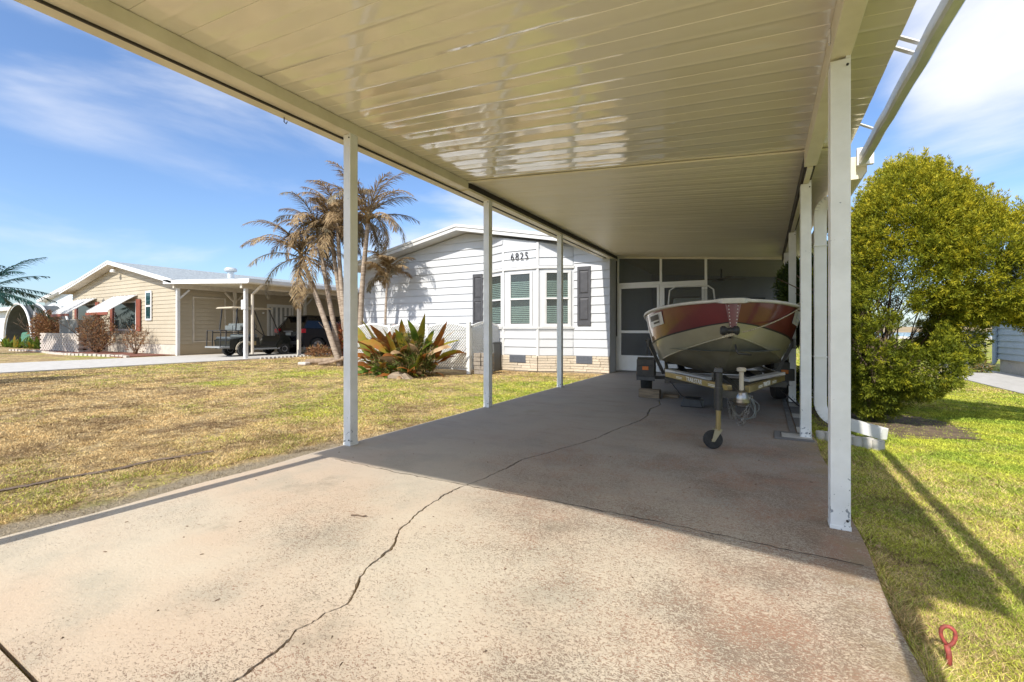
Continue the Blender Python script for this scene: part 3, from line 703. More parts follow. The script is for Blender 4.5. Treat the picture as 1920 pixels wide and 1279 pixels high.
# house number
def text(s, size, loc, rot, mt, par, depth=.004, name='house_number', sx=1, sp=1.0):
    c = bpy.data.curves.new('t', 'FONT'); c.body = s; c.size = size; c.extrude = depth; c.align_x = 'CENTER'; c.space_character = sp; c.shear = 0; c.resolution_u = 3
    t = bpy.data.objects.new('t', c); COL.objects.link(t)
    dg = bpy.context.evaluated_depsgraph_get(); me = bpy.data.meshes.new_from_object(t.evaluated_get(dg)); bpy.data.objects.remove(t)
    T = (Matrix.Translation(loc) @ rot if isinstance(rot, Matrix) else Matrix.Translation(loc) @ Matrix.Rotation(rot, 4, 'Z') @ Matrix.Rotation(rad(90), 4, 'X')) @ Matrix.Diagonal((sx, 1, 1, 1))
    me.transform(T); me.materials.clear(); me.materials.append(mt)
    o = bpy.data.objects.new(name, me); COL.objects.link(o); attach(o, par); return o
for i, ch in enumerate('6825'): text(ch, .26, (-5.60+i*.135, YW-.425, 2.78), 0, M['ink'], wh, sx=.8, name='house_number')
# ---------------- screened porch ----------------
YP = 11.0
po = thing('screen_porch', (-1.4, YP, 0), 'screened porch with white framed screen doors at the far end of the carport', 'porch')
MB().box(-3.19, 10.97, -.1, .50, 15.2, .012).obj('porch_floor', M['porchfloor'], po)
MB().box(-3.19, 15.0, .012, .50, 15.1, 2.9).obj('back_wall', M['porchwall'], po)
MB().prism([(-3.19, zr(-3.19)), (.62, zr(.62)), (.62, zr(.62)+.08), (-3.19, zr(-3.19)+.08)], 'y', 10.96, 15.2).obj('porch_roof', M['cream'], po)
def frame_bar(x0, z0, x1, z1, w=.05, name='frame', mt='white', y=YP, d=.05, par=None):
    m = MB(); return m.box(x0, y-d/2, z0, x1, y+d/2, z1).obj(name, M[mt], par or po)
for x, w in ((-3.145, .035), (-2.135, .05), (-1.16, .05)): frame_bar(x-w/2, .03, x+w/2, zr(x)-.045)
frame_bar(.37, .03, .44, zr(.4)-.045)
m = MB(); m.hexa([(-3.19,10.97,zr(-3.19)-.045),(.5,10.97,zr(.5)-.045),(.5,11.04,zr(.5)-.045),(-3.19,11.04,zr(-3.19)-.045),(-3.19,10.97,zr(-3.19)-.001),(.5,10.97,zr(.5)-.001),(.5,11.04,zr(.5)-.001),(-3.19,11.04,zr(-3.19)-.001)]); m.obj('head_beam', M['cream'], po)
frame_bar(-3.125, 2.08, -2.16, 2.15, d=.044); frame_bar(-2.108, 2.06, -1.187, 2.13, d=.044)
frame_bar(-1.133, .78, .368, .84, d=.044); m = MB().box(-1.133, YP-.012, .03, .368, YP+.012, .778); m.obj('kick_panel', M['white'], po)
MB().box(-3.19, YP-.02, .86, -3.165, YP+.02, 2.74).obj('dark_jamb', M['screen_grey'], po)
MB().box(-3.19, YP-.03, .03, -3.165, YP+.03, .855).obj('frame', M['white'], po)
def scr(x0, z0, x1, z1, par=None, z2=None, y=YP):
    m = MB(); m.add([(x0,y,z0),(x1,y,z0),(x1,y,z2 if z2 is not None else z1),(x0,y,z1)], [(0,1,2,3)]); return m.obj('screen', M['screen'], par or po)
scr(-3.12, 2.155, -2.165, zr(-3.12)-.05, z2=zr(-2.16)-.05); scr(-2.105, 2.135, -1.19, zr(-2.1)-.05, z2=zr(-1.19)-.05); scr(-1.13, .845, .365, zr(-1.13)-.05, z2=zr(.365)-.05)
for (x0, x1) in ((-3.12, -2.165), (-2.105, -1.19)):
    f = MB(); a = .055; zt = 2.075 if x0 < -3 else 2.055
    f.box(x0,YP-.035,.035,x0+a,YP-.005,zt); f.box(x1-a,YP-.035,.035,x1,YP-.005,zt); f.box(x0+a,YP-.035,zt-.06,x1-a,YP-.005,zt)
    f.box(x0+a,YP-.035,.94,x1-a,YP-.005,1.0); f.box(x0+a,YP-.035,.035,x1-a,YP-.005,.40)
    d = f.obj('door', M['white'], po, bev=.003)
    scr(x0+a, .405, x1-a, .935, d, y=YP-.02); scr(x0+a, 1.005, x1-a, zt-.065, d, y=YP-.02)
    MB().box(x1-a+.01, YP-.055, 1.0, x1-a+.035, YP-.036, 1.12).obj('handle', M['blackmetal'], d)
# things inside, seen dimly through the screen
m = MB().box(-2.55, 14.90, .02, -1.75, 14.985, 2.05); dd = m.obj('inner_door', M['screen_grey'], po)
m = MB()
for z0, z1 in ((.3,.95),(1.05,1.9)): m.box(-2.42, 14.885, z0, -1.88, 14.895, z1)
m.obj('door_panel', M['porchwall'], dd)
MB().box(-.9, 14.93, 1.35, -.0, 14.985, 1.95).obj('picture_frame', M['screen_grey'], po)
fan = thing('ceiling_fan', (-1.0, 13.0, 2.35), 'small ceiling fan hanging inside the screened porch', 'ceiling fan')
m = MB().cyl((-1,13,2.35),(-1,13,2.60),.02); m.lathe([(.02,0),(.09,.01),(.10,.06),(.03,.09)], (-1,13,2.28)); m.obj('hub', M['blackmetal'], fan, smooth=True)
for k in range(4):
    a = k*math.pi/2+.4; m = MB(); m.T = Matrix.Translation((-1,13,2.33)) @ Matrix.Rotation(a, 4, 'Z'); m.box(.1,-.06,0,.58,.06,.012); m.obj('blade', M['wood'], fan)
tb = thing('porch_table', (-2.6, 13.3, 0), 'small dark table standing inside the porch behind the left screen door', 'table')
MB().box(-2.95, 13.0, .70, -2.3, 13.6, .74).obj('table_top', M['wood'], tb)
for a in (-2.92, -2.36):
    for b_ in (13.03, 13.53): MB().box(a, b_, .012, a+.04, b_+.04, .699).obj('leg', M['wood'], tb)
# ---------------- boat ----------------
BO = (-.27, 4.9, 0); BROT = math.atan2(.985, -.175)
BT = Matrix.Translation(BO) @ Matrix.Rotation(BROT, 4, 'Z')
boat = thing('boat', BO, 'maroon and champagne aluminium motor boat resting bow forward on its trailer', 'boat')
gs = [0,.10,.28,.62,1.02,1.42,2.2,3.4,4.85]; gw = [.05,.24,.46,.69,.83,.885,.915,.91,.88]; gzz = [1.30,1.298,1.29,1.268,1.24,1.215,1.19,1.15,1.12]
cs = [.08,.22,.44,.78,1.12,1.5,2.2,3.4,4.85]; cw = [.0,.15,.33,.52,.64,.69,.73,.74,.74]; cz_ = [.95,.905,.83,.745,.665,.60,.57,.55,.55]
ks = [.08,.22,.46,.8,1.15,1.55,2.2,3.4,4.85]; kz = [.95,.79,.65,.545,.475,.435,.40,.38,.38]
def interp(xs, ys, n): 
    t = np.linspace(0, len(xs)-1, n); return np.interp(t, range(len(xs)), xs), np.interp(t, range(len(ys)), ys)
N = 33
def smooth(ar):
    a = np.interp(np.linspace(0, len(ar)-1, N), range(len(ar)), ar)
    for _ in range(6):
        b = a.copy(); b[1:-1] = .25*a[:-2]+.5*a[1:-1]+.25*a[2:]; a = b
    return a
gs, gw, gzz, cs, cw, cz_, ks, kz = [smooth(a) for a in (gs, gw, gzz, cs, cw, cz_, ks, kz)]
mats = [M['boatred'], M['dark'], M['boattan'], M['boatreflect'], M['boatbot'], M['boatwhite']]
for side in (1, -1):
    fr = [0, .05, .30, .60, .635, .80, 1.0]; m = MB(); m.T = BT; V = []; F = []; MI = []
    for i in range(N):
        for f in fr:
            bulge = .03*math.sin(math.pi*f)*(1 if i > 4 else i/4)
            V.append((gs[i]*(1-f)+cs[i]*f, side*(gw[i]*(1-f)+cw[i]*f+bulge), gzz[i]*(1-f)+cz_[i]*f))
    k = len(fr)
    for i in range(N-1):
        for j in range(k-1):
            q = (i*k+j, i*k+j+1, (i+1)*k+j+1, (i+1)*k+j); F.append(q if side == -1 else q[::-1])
            s_ = gs[i]
            if j == 0: c = 5
            elif j == 3: c = 1 if s_ < 3.4 else 2
            elif j < 3: c = 0 if s_ < 1.12 else (3 if s_ < 1.42 else 5)
            else: c = 2
            MI.append(c)
    m.add(V, F); m.m = MI
    ho = m.obj('hull_side', mats, boat, auto=True)
    m = MB(); m.T = BT; V = []; F = []
    for i in range(N):
        for f in (0, .5, 1): V.append((cs[i]*(1-f)+ks[i]*f, side*cw[i]*(1-f), cz_[i]*(1-f)+kz[i]*f+(-.012 if f == .5 else 0)))
    for i in range(N-1):
        for j in range(2):
            q = (i*3+j, i*3+j+1, (i+1)*3+j+1, (i+1)*3+j); F.append(q if side == -1 else q[::-1])
    m.add(V, F).obj('hull_bottom', M['boatbot'], boat, smooth=True)
    m = MB(); m.T = BT; m.tube([(gs[i], side*(gw[i]+.012), gzz[i]-.008) for i in range(N)], .017, 8); m.obj('gunwale_rail', M['boatwhite'], boat, smooth=True)
    m = MB(); m.T = BT; m.tube([(cs[i], side*(cw[i]+.003), cz_[i]) for i in range(N)], .008, 6); m.obj('chine_strake', M['boattan'], boat, smooth=True)
    # inner skin
    m = MB(); m.T = BT; V = []; F = []
    for i in range(N): V += [(gs[i], side*gw[i], gzz[i]), (gs[i]+.06, side*max(0, gw[i]-.06), gzz[i]-.004), (max(gs[i]+.06, cs[i]+.1), side*max(0,(cw[i]-.02)), .78+.15*max(0, 1-gs[i]))]
    for i in range(N-1):
        for j in range(2): F.append((i*3+j, i*3+j+1, (i+1)*3+j+1, (i+1)*3+j))
    m.add(V, F).obj('inner_skin', M['seatgrey'], boat)
m = MB(); m.T = BT; V = []; F = []
for i in range(6, N): V += [(gs[i], -cw[i], .79), (gs[i], cw[i], .79)]
for i in range((len(V)//2)-1): F.append((2*i, 2*i+1, 2*i+3, 2*i+2))
m.add(V, F).obj('floor', M['seatgrey'], boat)
m = MB(); m.T = BT; V = []; F = []
for i in range(0, 12): V += [(gs[i]+.02, -gw[i]+.05, gzz[i]-.03), (gs[i]+.02, 0, gzz[i]-.005), (gs[i]+.02, gw[i]-.05, gzz[i]-.03)]
for i in range(11): F += [(3*i, 3*i+1, 3*i+4, 3*i+3), (3*i+1, 3*i+2, 3*i+5, 3*i+4)]
m.add(V, F).obj('foredeck', M['seatgrey'], boat, smooth=True)
m = MB(); m.T = BT; m.prism([(-.88,1.12),(-.74,.55),(0,.38),(.74,.55),(.88,1.12)], 'x', 4.84, 4.88); m.obj('transom', M['boattan'], boat)
# stem: vertical seam plates at bow and white nose cap
m = MB(); m.T = BT
m.hexa([(-.012,-.10,1.262),(-.012,.10,1.262),(.08,.17,1.275),(.08,-.17,1.275),(-.025,-.09,1.315),(-.025,.09,1.315),(.08,.17,1.312),(.08,-.17,1.312)])
m.obj('bow_cap', M['boatwhite'], boat, bev=.008)
m = MB(); m.T = BT
m.prism([(-.075,1.285),(-.012,.95),(.012,.95),(.075,1.285)], 'x', .018, .10); m.obj('stem', M['boatred'], boat)
m = MB(); m.T = BT
for sy in (-.045, .045):
    for k in range(7):
        zz = 1.24-k*.033; ss = .012; f_ = (1.285-zz)/.335; m.cyl((ss, sy*(1-f_*.6), zz), (ss-.006, sy*(1-f_*.6), zz), .005, 6)
m.obj('rivets', M['boatwhite'], boat)
# bow roller, rope, bow eye hook
m = MB(); m.T = BT; m.lathe([(.032,-.085),(.042,-.075),(.042,-.05),(.026,-.02),(.026,.02),(.042,.05),(.042,.075),(.032,.085)], (-.02, .035, 1.0), 16, 'x'); 
m2 = MB(); m2.T = BT @ Matrix.Translation((-.02,.035,1.0)) @ Matrix.Rotation(rad(90), 4, 'Z'); m2.lathe([(.03,-.085),(.045,-.07),(.045,-.045),(.026,-.02),(.026,.02),(.045,.045),(.045,.07),(.03,.085)], (0,0,0), 16, 'x'); m2.obj('bow_roller', M['dark'], boat, auto=True)
m = MB(); m.T = BT; m.bar((.02,.03,.93), (-.02,.035,1.0), .03); m.obj('roller_bracket', M['blackmetal'], boat)
def rope_path(a, b, sag, n=24): 
    a, b = Vector(a), Vector(b); return [a.lerp(b, i/n)+Vector((0,0,-sag*4*(i/n)*(1-i/n))) for i in range(n+1)]
m = MB(); m.T = BT; m.tube(rope_path((.72,-.78,1.275), (-.03,-.08,.985), .035), .007, 6)
m.tube(rope_path((-.03,-.02,.97), (-.02,.17,.905), -.005, 8), [.016]*5+[.012,.008,.005,.004], 6)
m.tube([(.72,-.78,1.275),(.74,-.74,1.30),(.76,-.70,1.27)], .007, 6); m.obj('bow_rope', M['rope'], boat, smooth=True)
m = MB(); m.T = BT; m.tube([(.10,-.03,.86),(.07,-.035,.80),(.055,-.05,.775),(.06,-.10,.77),(.09,-.17,.765)], .009, 6); m.obj('bow_eye', M['blackmetal'], boat, smooth=True)
# registration decals on each shoulder
for side in (1, -1):
    m = MB(); m.T = BT
    def onside(s_, f, off):
        i = int(np.argmin(abs(gs-s_))); y = gw[i]*(1-f)+cw[i]*f+.03*math.sin(math.pi*f)+off
        return (gs[i]*(1-f)+cs[i]*f-off*.8, side*y, gzz[i]*(1-f)+cz_[i]*f)
    V = [onside(s_, f, .006) for s_ in (.66, .80, .95, 1.12) for f in (.09, .36)]
    m.add(V, [(0,1,3,2),(2,3,5,4),(4,5,7,6)]); dc = m.obj('decal', M['boatwhite'], boat)
    m = MB(); m.T = BT
    for s0, s1, f0, f1 in ((.70,.72,.13,.24),(.74,.76,.13,.24),(.78,.80,.13,.24),(.84,.86,.13,.24),(.88,.90,.14,.25),(.96,.98,.13,.24),(.72,.90,.27,.31)):
        a = [onside(s0, f0, .0085), onside(s1+.03, f0, .0085), onside(s1+.03, f1, .0085), onside(s0, f1, .0085)]; m.add(a, [(0,1,2,3)])
    m.obj('decal_print', M['smudge'] if side < 0 else M['ink'], dc)
# windscreen and seats
m = MB(); m.T = BT
m.tube([(2.28,.62,1.16),(2.33,.58,1.60),(2.36,.50,1.655),(2.36,.05,1.655),(2.33,-.02,1.60),(2.30,-.06,1.2)], .011, 8); wsf = m.obj('windscreen_frame', M['boatwhite'], boat, smooth=True)
m = MB(); m.T = BT; m.add([(2.29,.60,1.18),(2.34,.56,1.61),(2.345,0,1.61),(2.30,-.05,1.2)], [(0,1,2,3)]); m.obj('windscreen', M['clear'], wsf)
m = MB(); m.T = BT; m.box(2.36,-.04,.8,2.8,.62,1.22); m.obj('console', M['seatgrey'], boat, bev=.03)
for sy in (-.38, .30):
    m = MB(); m.T = BT @ Matrix.Translation((3.1, sy, 1.08)); m.box(-.2,-.22,0,.2,.22,.10); m.box(.12,-.22,.1,.24,.22,.46); m.cyl((0,0,-.28),(0,0,0),.03); m.obj('seat', M['seatgrey'], boat, bev=.03)
m = MB(); m.T = BT @ Matrix.Translation((2.1,-.22,0)); m.box(-.15,-.25,.8,.2,.25,1.26); m.lathe([(.26,1.26),(.255,1.32),(.22,1.38),(.12,1.41),(.01,1.415)], (0,0,0), 20); m.obj('seat_cover', M['canvas'], boat, auto=True)
m = MB(); m.T = BT @ Matrix.Translation((5.05,0,0)); m.box(-.12,-.17,1.15,.3,.17,1.52); m.box(-.05,-.06,.35,.1,.06,1.15); m.obj('outboard_motor', M['blackmetal'], boat, bev=.04)
# small leaf-green rag on the gunwale
m = MB(); m.T = BT; r = random.Random(2); V = [(.95+.05*r.random(), .56+.02*i, 1.262+(.05+.03*r.random())*(i % 2)) for i in range(7)]; V += [(x+.07, y, 1.255) for x, y, z in V]
m.add(V, [(i, i+1, i+8, i+7) for i in range(6)]); tag(m.obj('green_rag', M['beige']), 'pale green crumpled rag lying on the left gunwale of the boat', 'rag')
# ---------------- trailer ----------------
tr = thing('boat_trailer', (-.75, 7.6, 0), 'boat trailer with gold frame rails lettered TRAILSTAR and a black jack wheel', 'trailer')
for side in (1, -1):
    m = MB(); m.T = BT; a, b_ = (-.34, side*.07, .475), (.92, side*.61, .475)
    m.bar(a, b_, .045, .062); m.bar(b_, (4.3, side*.66, .46), .045, .075); m.obj('frame_rail', M['gold'], tr, bev=.006)
    A, B = BT @ Vector(a), BT @ Vector(b_); d = (B-A).normalized(); nrm = Vector((-d.y, d.x, 0)); nrm = nrm if nrm.y < 0 else -nrm
    mid = A.lerp(B, .47 if side == 1 else .42)+nrm*.0255
    ex = d if d.x > 0 else -d
    rot = Matrix((( ex.x, 0, nrm.x, 0), (ex.y, 0, nrm.y, 0), (0, 1, 0, 0), (0, 0, 0, 1)))
    text('TRAILSTAR', .062, (mid.x, mid.y, .458), rot, M['white_letter'], tr, .0015, name='lettering', sx=1.15 if side == 1 else .85)
    m = MB()
    for k in range(2):
        q0 = mid+ex*(-.42 if side == 1 else -.30)+Vector((0,0,-.01+k*.014)); q1 = q0+ex*.14; m.bar(q0, q1, .003, .006)
        q0 = mid+ex*(.30 if side == 1 else .22)+Vector((0,0,-.01+k*.014)); q1 = q0+ex*.16; m.bar(q0, q1, .003, .006)
    m.obj('stripe', M['white_letter'], tr)
    m = MB(); m.T = BT; m.bar((.9, side*.40, .40+.02), (4.2, side*.42, .42), .09, .04); m.obj('bunk', M['canvas'], tr)
    # wheel + tyre + fender
    y0 = side*.93; wz = .255
    m = MB(); m.T = BT; m.lathe([(.13,-.075),(.235,-.08),(.252,-.055),(.255,0),(.252,.055),(.235,.08),(.13,.075)], (2.72, y0, wz), 28, 'y'); w = m.obj('wheel', M['rubber'], tr, auto=True)
    m = MB(); m.T = BT; m.lathe([(.03,-.05),(.128,-.07),(.130,.07),(.03,.05)], (2.72, y0, wz), 20, 'y'); m.obj('rim', M['boatwhite'], w, auto=True)
    m = MB(); m.T = BT; pr_ = []
    for k in range(13):
        t = math.pi*k/12; pr_.append((2.72-.36*math.cos(t)*(1 if abs(math.cos(t)) < .8 else 1), .24+.335*math.sin(t)))
    pr2 = [(2.72+(x-2.72)*.96, .24+(z-.24)*.96) for x, z in pr_]
    m.prism(pr_+pr2[::-1], 'y', y0-.13, y0+.13)
    m.box(2.36, y0-.13, .36, 2.372, y0+.13, .56) ; m.box(2.35, y0-.13, .30, 2.40, y0+.13, .47)
    f = m.obj('fender', M['blackmetal'], tr, bev=.01)
    m = MB(); m.T = BT; m.box(2.335, y0-.045, .40, 2.349, y0+.045, .455); m.obj('marker_light', M['orange'], f, bev=.004)
m = MB(); m.T = BT; m.bar((2.72,-.85,.255), (2.72,.85,.255), .05); m.obj('axle', M['blackmetal'], tr)
for s_, yy in ((.9, .64), (2.4, .66), (4.2, .66)):
    m = MB(); m.T = BT; m.bar((s_, -yy, .40), (s_, yy, .40), .05, .06); m.obj('cross_member', M['blackmetal'], tr)
for side in (1, -1):
    m = MB(); m.T = BT; m.bar((1.6, side*.66, .42), (1.55, side*.86, .86), .04); m.box(1.5, side*.845, .78, 1.64, side*.87, .9); m.obj('guide_post', M['blackmetal'], tr)
m = MB(); m.T = BT; m.bar((-.62,0,.45), (1.0,0,.45), .06, .06); m.obj('tongue', M['blackmetal'], tr)
# low keel rollers / pads seen under the bow
for q in (1, -1): m = MB(); m.T = BT; m.bar((.95,q*.60,.52), (.55,q*.18,.47), .10, .03); m.obj('bunk_pad', M['boatwhite'], tr)
# jack
JX, JY_ = -.344, 4.2
m = MB().cyl((JX,JY_,.33),(JX,JY_,.655),.030,14); m.obj('jack_tube', M['blackmetal'], tr, auto=True)
m = MB().hexa([(JX-.035,JY_-.04,.645),(JX+.035,JY_-.04,.645),(JX+.035,JY_+.04,.645),(JX-.035,JY_+.04,.645),(JX-.03,JY_-.035,.69),(JX+.03,JY_-.035,.69),(JX+.03,JY_+.035,.69),(JX-.03,JY_+.035,.69)]); m.box(JX-.046,JY_-.02,.58,JX-.031,JY_+.02,.65); m.obj('jack_head', M['blackmetal'], tr, bev=.008)
m = MB().cyl((JX-.004,JY_,.16),(JX-.001,JY_,.335),.021,14); m.obj('jack_shaft', M['gold'], tr, auto=True)
m = MB().bar((JX,JY_,.47),(JX+.17,JY_+.05,.46),.05,.06); m.cyl((JX,JY_,.36),(JX,JY_,.52),.036,14); m.obj('jack_bracket', M['blackmetal'], tr)
WA = Matrix.Translation((JX-.045, JY_-.0, .078)) @ Matrix.Rotation(rad(20), 4, 'Z')
m = MB(); m.T = WA; m.lathe([(.025,-.022),(.070,-.022),(.077,-.014),(.077,.014),(.070,.022),(.025,.022)], (0,0,0), 28, 'y'); jw = m.obj('jack_wheel', M['rubber'], tr, auto=True)
m = MB(); m.T = WA; m.cyl((0,-.030,0),(0,.030,0),.016,12); m.obj('hub', M['gold'], jw)
m = MB(); m.T = WA
for s_ in (-.032, .028): m.hexa([(-.016,s_,-.012),(.010,s_,-.012),(.010,s_+.004,-.012),(-.016,s_+.004,-.012),(.008,s_,.086),(.066,s_,.082),(.066,s_+.004,.082),(.008,s_+.004,.086)])
m.box(.004,-.032,.084,.070,.032,.092); m.obj('caster_fork', M['boattan'], tr)
# winch post with cap, coupler ball cover, chains
PX, PY = -.175, 4.28
m = MB().cyl((PX,PY,.46),(PX,PY,.66),.018,12); m.lathe([(.03,0),(.036,.008),(.036,.03),(.02,.036)], (PX,PY,.655), 14); m.obj('crank_post', M['beige'], tr, auto=True)
m = MB().lathe([(.012,-.075),(.05,-.06),(.062,-.03),(.060,.01),(.045,.045),(.02,.06)], (PX,PY-.02,.44), 20); m.lathe([(.066,-.036),(.066,-.022)], (PX,PY-.02,.44), 20); m.obj('coupler_cover', M['chrome'], tr, auto=True)
def torus_link(m, c, ax, ay, a, b_, r=.0028, n=10):
    m.tube([Vector(c)+ax*(a*math.cos(2*math.pi*k/n))+ay*(b_*math.sin(2*math.pi*k/n)) for k in range(n+1)], r, 5, False)
m = MB(); r = random.Random(5)
for (x0, x1, dep, yy) in ((-.10,-.27,.24,.03),(-.27,-.12,.15,-.03),(-.12,-.26,.20,-.05),(-.28,-.22,.18,.0)):
    nL = 26
    for k in range(nL):
        t = k/(nL-1); c = Vector((PX+.175+x0+(x1-x0)*t, PY+yy+.01*math.sin(9*t), .44-dep*4*t*(1-t)))
        t2 = t+.02; c2 = Vector((PX+.175+x0+(x1-x0)*t2, PY+yy, .44-dep*4*t2*(1-t2))); d = (c2-c).normalized(); o1 = Vector((0,1,0)) if k % 2 else d.cross(Vector((0,1,0))).normalized()
        torus_link(m, c, d, o1, .013, .0075)
m.obj('safety_chain', M['chrome'], tr, smooth=True)
m = MB()
for k in range(5):
    a0 = r.uniform(0, 6); m.tube([(PX+.02+.085*math.cos(a0+t*.45)+.01*k*math.sin(t), PY-.03+.012*k, .36+.10*math.sin(a0+t*.45)) for t in range(12)], .003, 5)
m.obj('cable_coil', M['seatgrey'], tr, smooth=True)
m = MB(); m.tube([(-.98,5.55,.42),(-.86,5.6,.25),(-.80,5.6,.21),(-.62,5.65,.20)], .008, 6); m.obj('hanging_cable', M['blackmetal'], tr)
m = MB(); m.tube([(.13,7.2,.32),(.2,6.9,.2),(.34,6.5,.10),(.45,6.3,.03)], .008, 6); tag(m.obj('black_hose', M['dark'], smooth=True), 'thin black hose running from the trailer to the carport edge', 'hose')
# wood blocks and the dark chock
m = MB(); m.box(-1.66, 6.88, .003, -1.36, 7.02, .125); tag(m.obj('wood_block', M['wood'], bev=.004), 'weathered timber block standing in front of the left trailer tyre', 'wood block')
m = MB(); m.box(-1.34, 7.05, .003, -1.12, 7.14, .045); tag(m.obj('wood_block', M['wood'], bev=.003), 'thin dark timber offcut lying beside the larger wheel block', 'wood block')
m = MB(); m.hexa([(-.98,6.3,.003),(-.70,6.3,.003),(-.70,6.5,.003),(-.98,6.5,.003),(-.94,6.32,.12),(-.74,6.32,.12),(-.74,6.48,.12),(-.94,6.48,.12)]); tag(m.obj('wheel_chock', M['dark'], bev=.01), 'black rubber block lying on the concrete under the trailer', 'chock')
# bucket and small pot plants behind the right posts
m = MB().lathe([(.10,0),(.125,.20),(.13,.28),(.135,.30),(.12,.30),(.11,.05)], (.62, 8.3, -.02), 20); m.T = None
tag(m.obj('white_bucket', M['pot'], auto=True), 'white plastic bucket beside the right hand carport posts', 'bucket')
# ---------------- lattice enclosure ----------------
la = thing('lattice_screen', (-6.1, 8.83, 0), 'white lattice screen with scalloped tops hiding equipment beside the bay', 'lattice fence')
def lattice(T, L, H, arch, par):
    top = lambda u: H+arch*math.sin(math.pi*u/L)
    m = MB(); m.T = T
    m.box(0,-.02,.07,.05,.02,H); m.box(L-.05,-.02,.07,L,.02,H); m.box(.05,-.018,.07,L-.05,.018,.11)
    for k in range(12):
        u0, u1 = .0+L*k/12, L*(k+1)/12; z0, z1 = top(u0), top(u1); m.hexa([(u0,-.02,z0-.04),(u1,-.02,z1-.04),(u1,.02,z1-.04),(u0,.02,z0-.04),(u0,-.02,z0),(u1,-.02,z1),(u1,.02,z1),(u0,.02,z0)])
    pn = m.obj('lattice_panel', M['white'], par)
    s = MB(); s.T = T; sp = .072
    for dirn, yy in ((1, -.008), (-1, .004)):
        c = -H-arch
        while c < L+H+arch:
            # line u = c + t (dir 1) or u = c - t ... with z=t
            ts = [t*.02 for t in range(int((H+arch)/.02)+1)]
            ins = []
            for t in ts:
                u = c+t if dirn == 1 else c+(H+arch)-t
                z = t
                if .03 < u < L-.03 and .09 < z < top(u)-.02: ins.append((u, z))
            if len(ins) > 1:
                s.bar((ins[0][0], yy, ins[0][1]), (ins[-1][0], yy, ins[-1][1]), .007, .042, up=(0,1,0))
            c += sp
    so_ = s.obj('lattice_strips', M['white'], pn); so_['kind'] = 'stuff'
xs = [-9.80, -8.56, -7.32, -6.08]
for a, b_ in zip(xs, xs[1:]): lattice(Matrix.Translation((a, 8.83, 0)), b_-a, 1.10, .10, la)
lattice(Matrix.Translation((-6.06, 8.86, 0)) @ Matrix.Rotation(rad(90), 4, 'Z'), 1.4, 1.10, .13, la)
MB().box(-6.11, 8.79, -.02, -6.03, 8.86, 1.20).obj('post', M['white'], la, bev=.003)
for x in xs[:-1]: MB().box(x-.03, 8.80, -.02, x+.03, 8.86, 1.16).obj('post', M['white'], la)
ps = thing('paver_stack', (-5.85, 9.0, 0), 'stack of grey brown concrete pavers beside the lattice screen', 'paver stack')
for k in range(5):
    for j in range(2):
        e = R.uniform(-.012, .012); MB().box(-6.0+j*.20+e, 8.92+e, k*.10-.02, -5.81+j*.20+e, 9.2+e, k*.10+.072).obj('paver', M['pavbrown'], ps, bev=.008)
m = MB().box(-6.02,9.6,-.02,-5.52,10.1,.62); a_ = thing('grey_box', (-5.7,10.1,0), 'dark grey box against the house beside the bay', 'equipment box'); MB().box(-6.03,9.75,-.02,-5.94,10.08,.68).obj('cabinet', M['acdark'], a_, bev=.01); MB().box(-6.035,9.73,.682,-5.93,10.1,.71).obj('lid', M['acdark'], a_)  # narrow dark grey box with a lid, left of the bay
# ---------------- anchor eye ----------------
m = MB(); P = [(.487,1.86,-.05),(.487,1.86,.03)]
for k in range(15):
    t = -math.pi/2+2*math.pi*k/14*.93+.15; P.append((.487+.0165*math.cos(t)*(1+.25*math.sin(t)), 1.86+.004*(k/14)-.003, .070+.028*math.sin(t)))
m.tube(P, .0055, 8); m.tube([(.489,1.857,-.03),(.489,1.857,.012),(.484,1.859,.04)], .0075, 8)
tag(m.obj('ground_anchor', M['redpaint'], smooth=True), 'rusty red eye loop ground anchor sticking out of the grass beside the drive', 'ground anchor')
# ---------------- tan neighbouring house ----------------
TX0, TX1, TY, TPK = -32.2, -21.3, 9.8, -26.75; TEZ, TPZ = 3.02, 4.12
th = thing('tan_house', (-26.7, TY, 0), 'tan sided single storey house with grey shingle gable roof and two white awnings', 'house')
MB().prism([(TX0,-.05),(TX1,-.05),(TX1,TEZ-.03),(TPK,TPZ-.03),(TX0,TEZ-.03)], 'y', TY, 30).obj('wall', M['tan'], th)
sd = MB(); z = .42; sl_ = (TPZ-TEZ)/(TPK-TX0)
while z < TPZ-.2:
    z1 = z+.165
    def lim(zz):
        d = (TPZ-.06-zz)/sl_; return max(TX0, TPK-d), min(TX1, TPK+d)
    (a0, b0), (a1, b1) = lim(z), lim(z1)
    sd.hexa([(a0,TY-.026,z),(b0,TY-.026,z),(b0,TY-.001,z),(a0,TY-.001,z),(a1,TY-.008,z1),(b1,TY-.008,z1),(b1,TY-.001,z1),(a1,TY-.001,z1)])
    if z1 < TEZ: sd.hexa([(TX1+.001,TY,z),(TX1+.035,TY,z),(TX1+.035,29.9,z),(TX1+.001,29.9,z),(TX1+.001,TY,z1),(TX1+.008,TY,z1),(TX1+.008,29.9,z1),(TX1+.001,29.9,z1)])
    z = z1+.006
tag(sd.obj('siding_courses', M['tan'], th), kind='stuff')
MB().box(TX0-.02, TY-.03, -.05, TX1+.02, TY-.001, .40).obj('skirting', M['tanbase'], th)
MB().box(TX1-.06, TY-.05, -.05, TX1+.05, TY-.036, TEZ).obj('corner_trim', M['tanbase'], th)
gable_roof(th, TY-.45, 30, TX0, TPK, TX1, TEZ, TPZ, M['shingle'], M['whitefar'], ov=.35, fh=.2, soff=M['tanbase'])
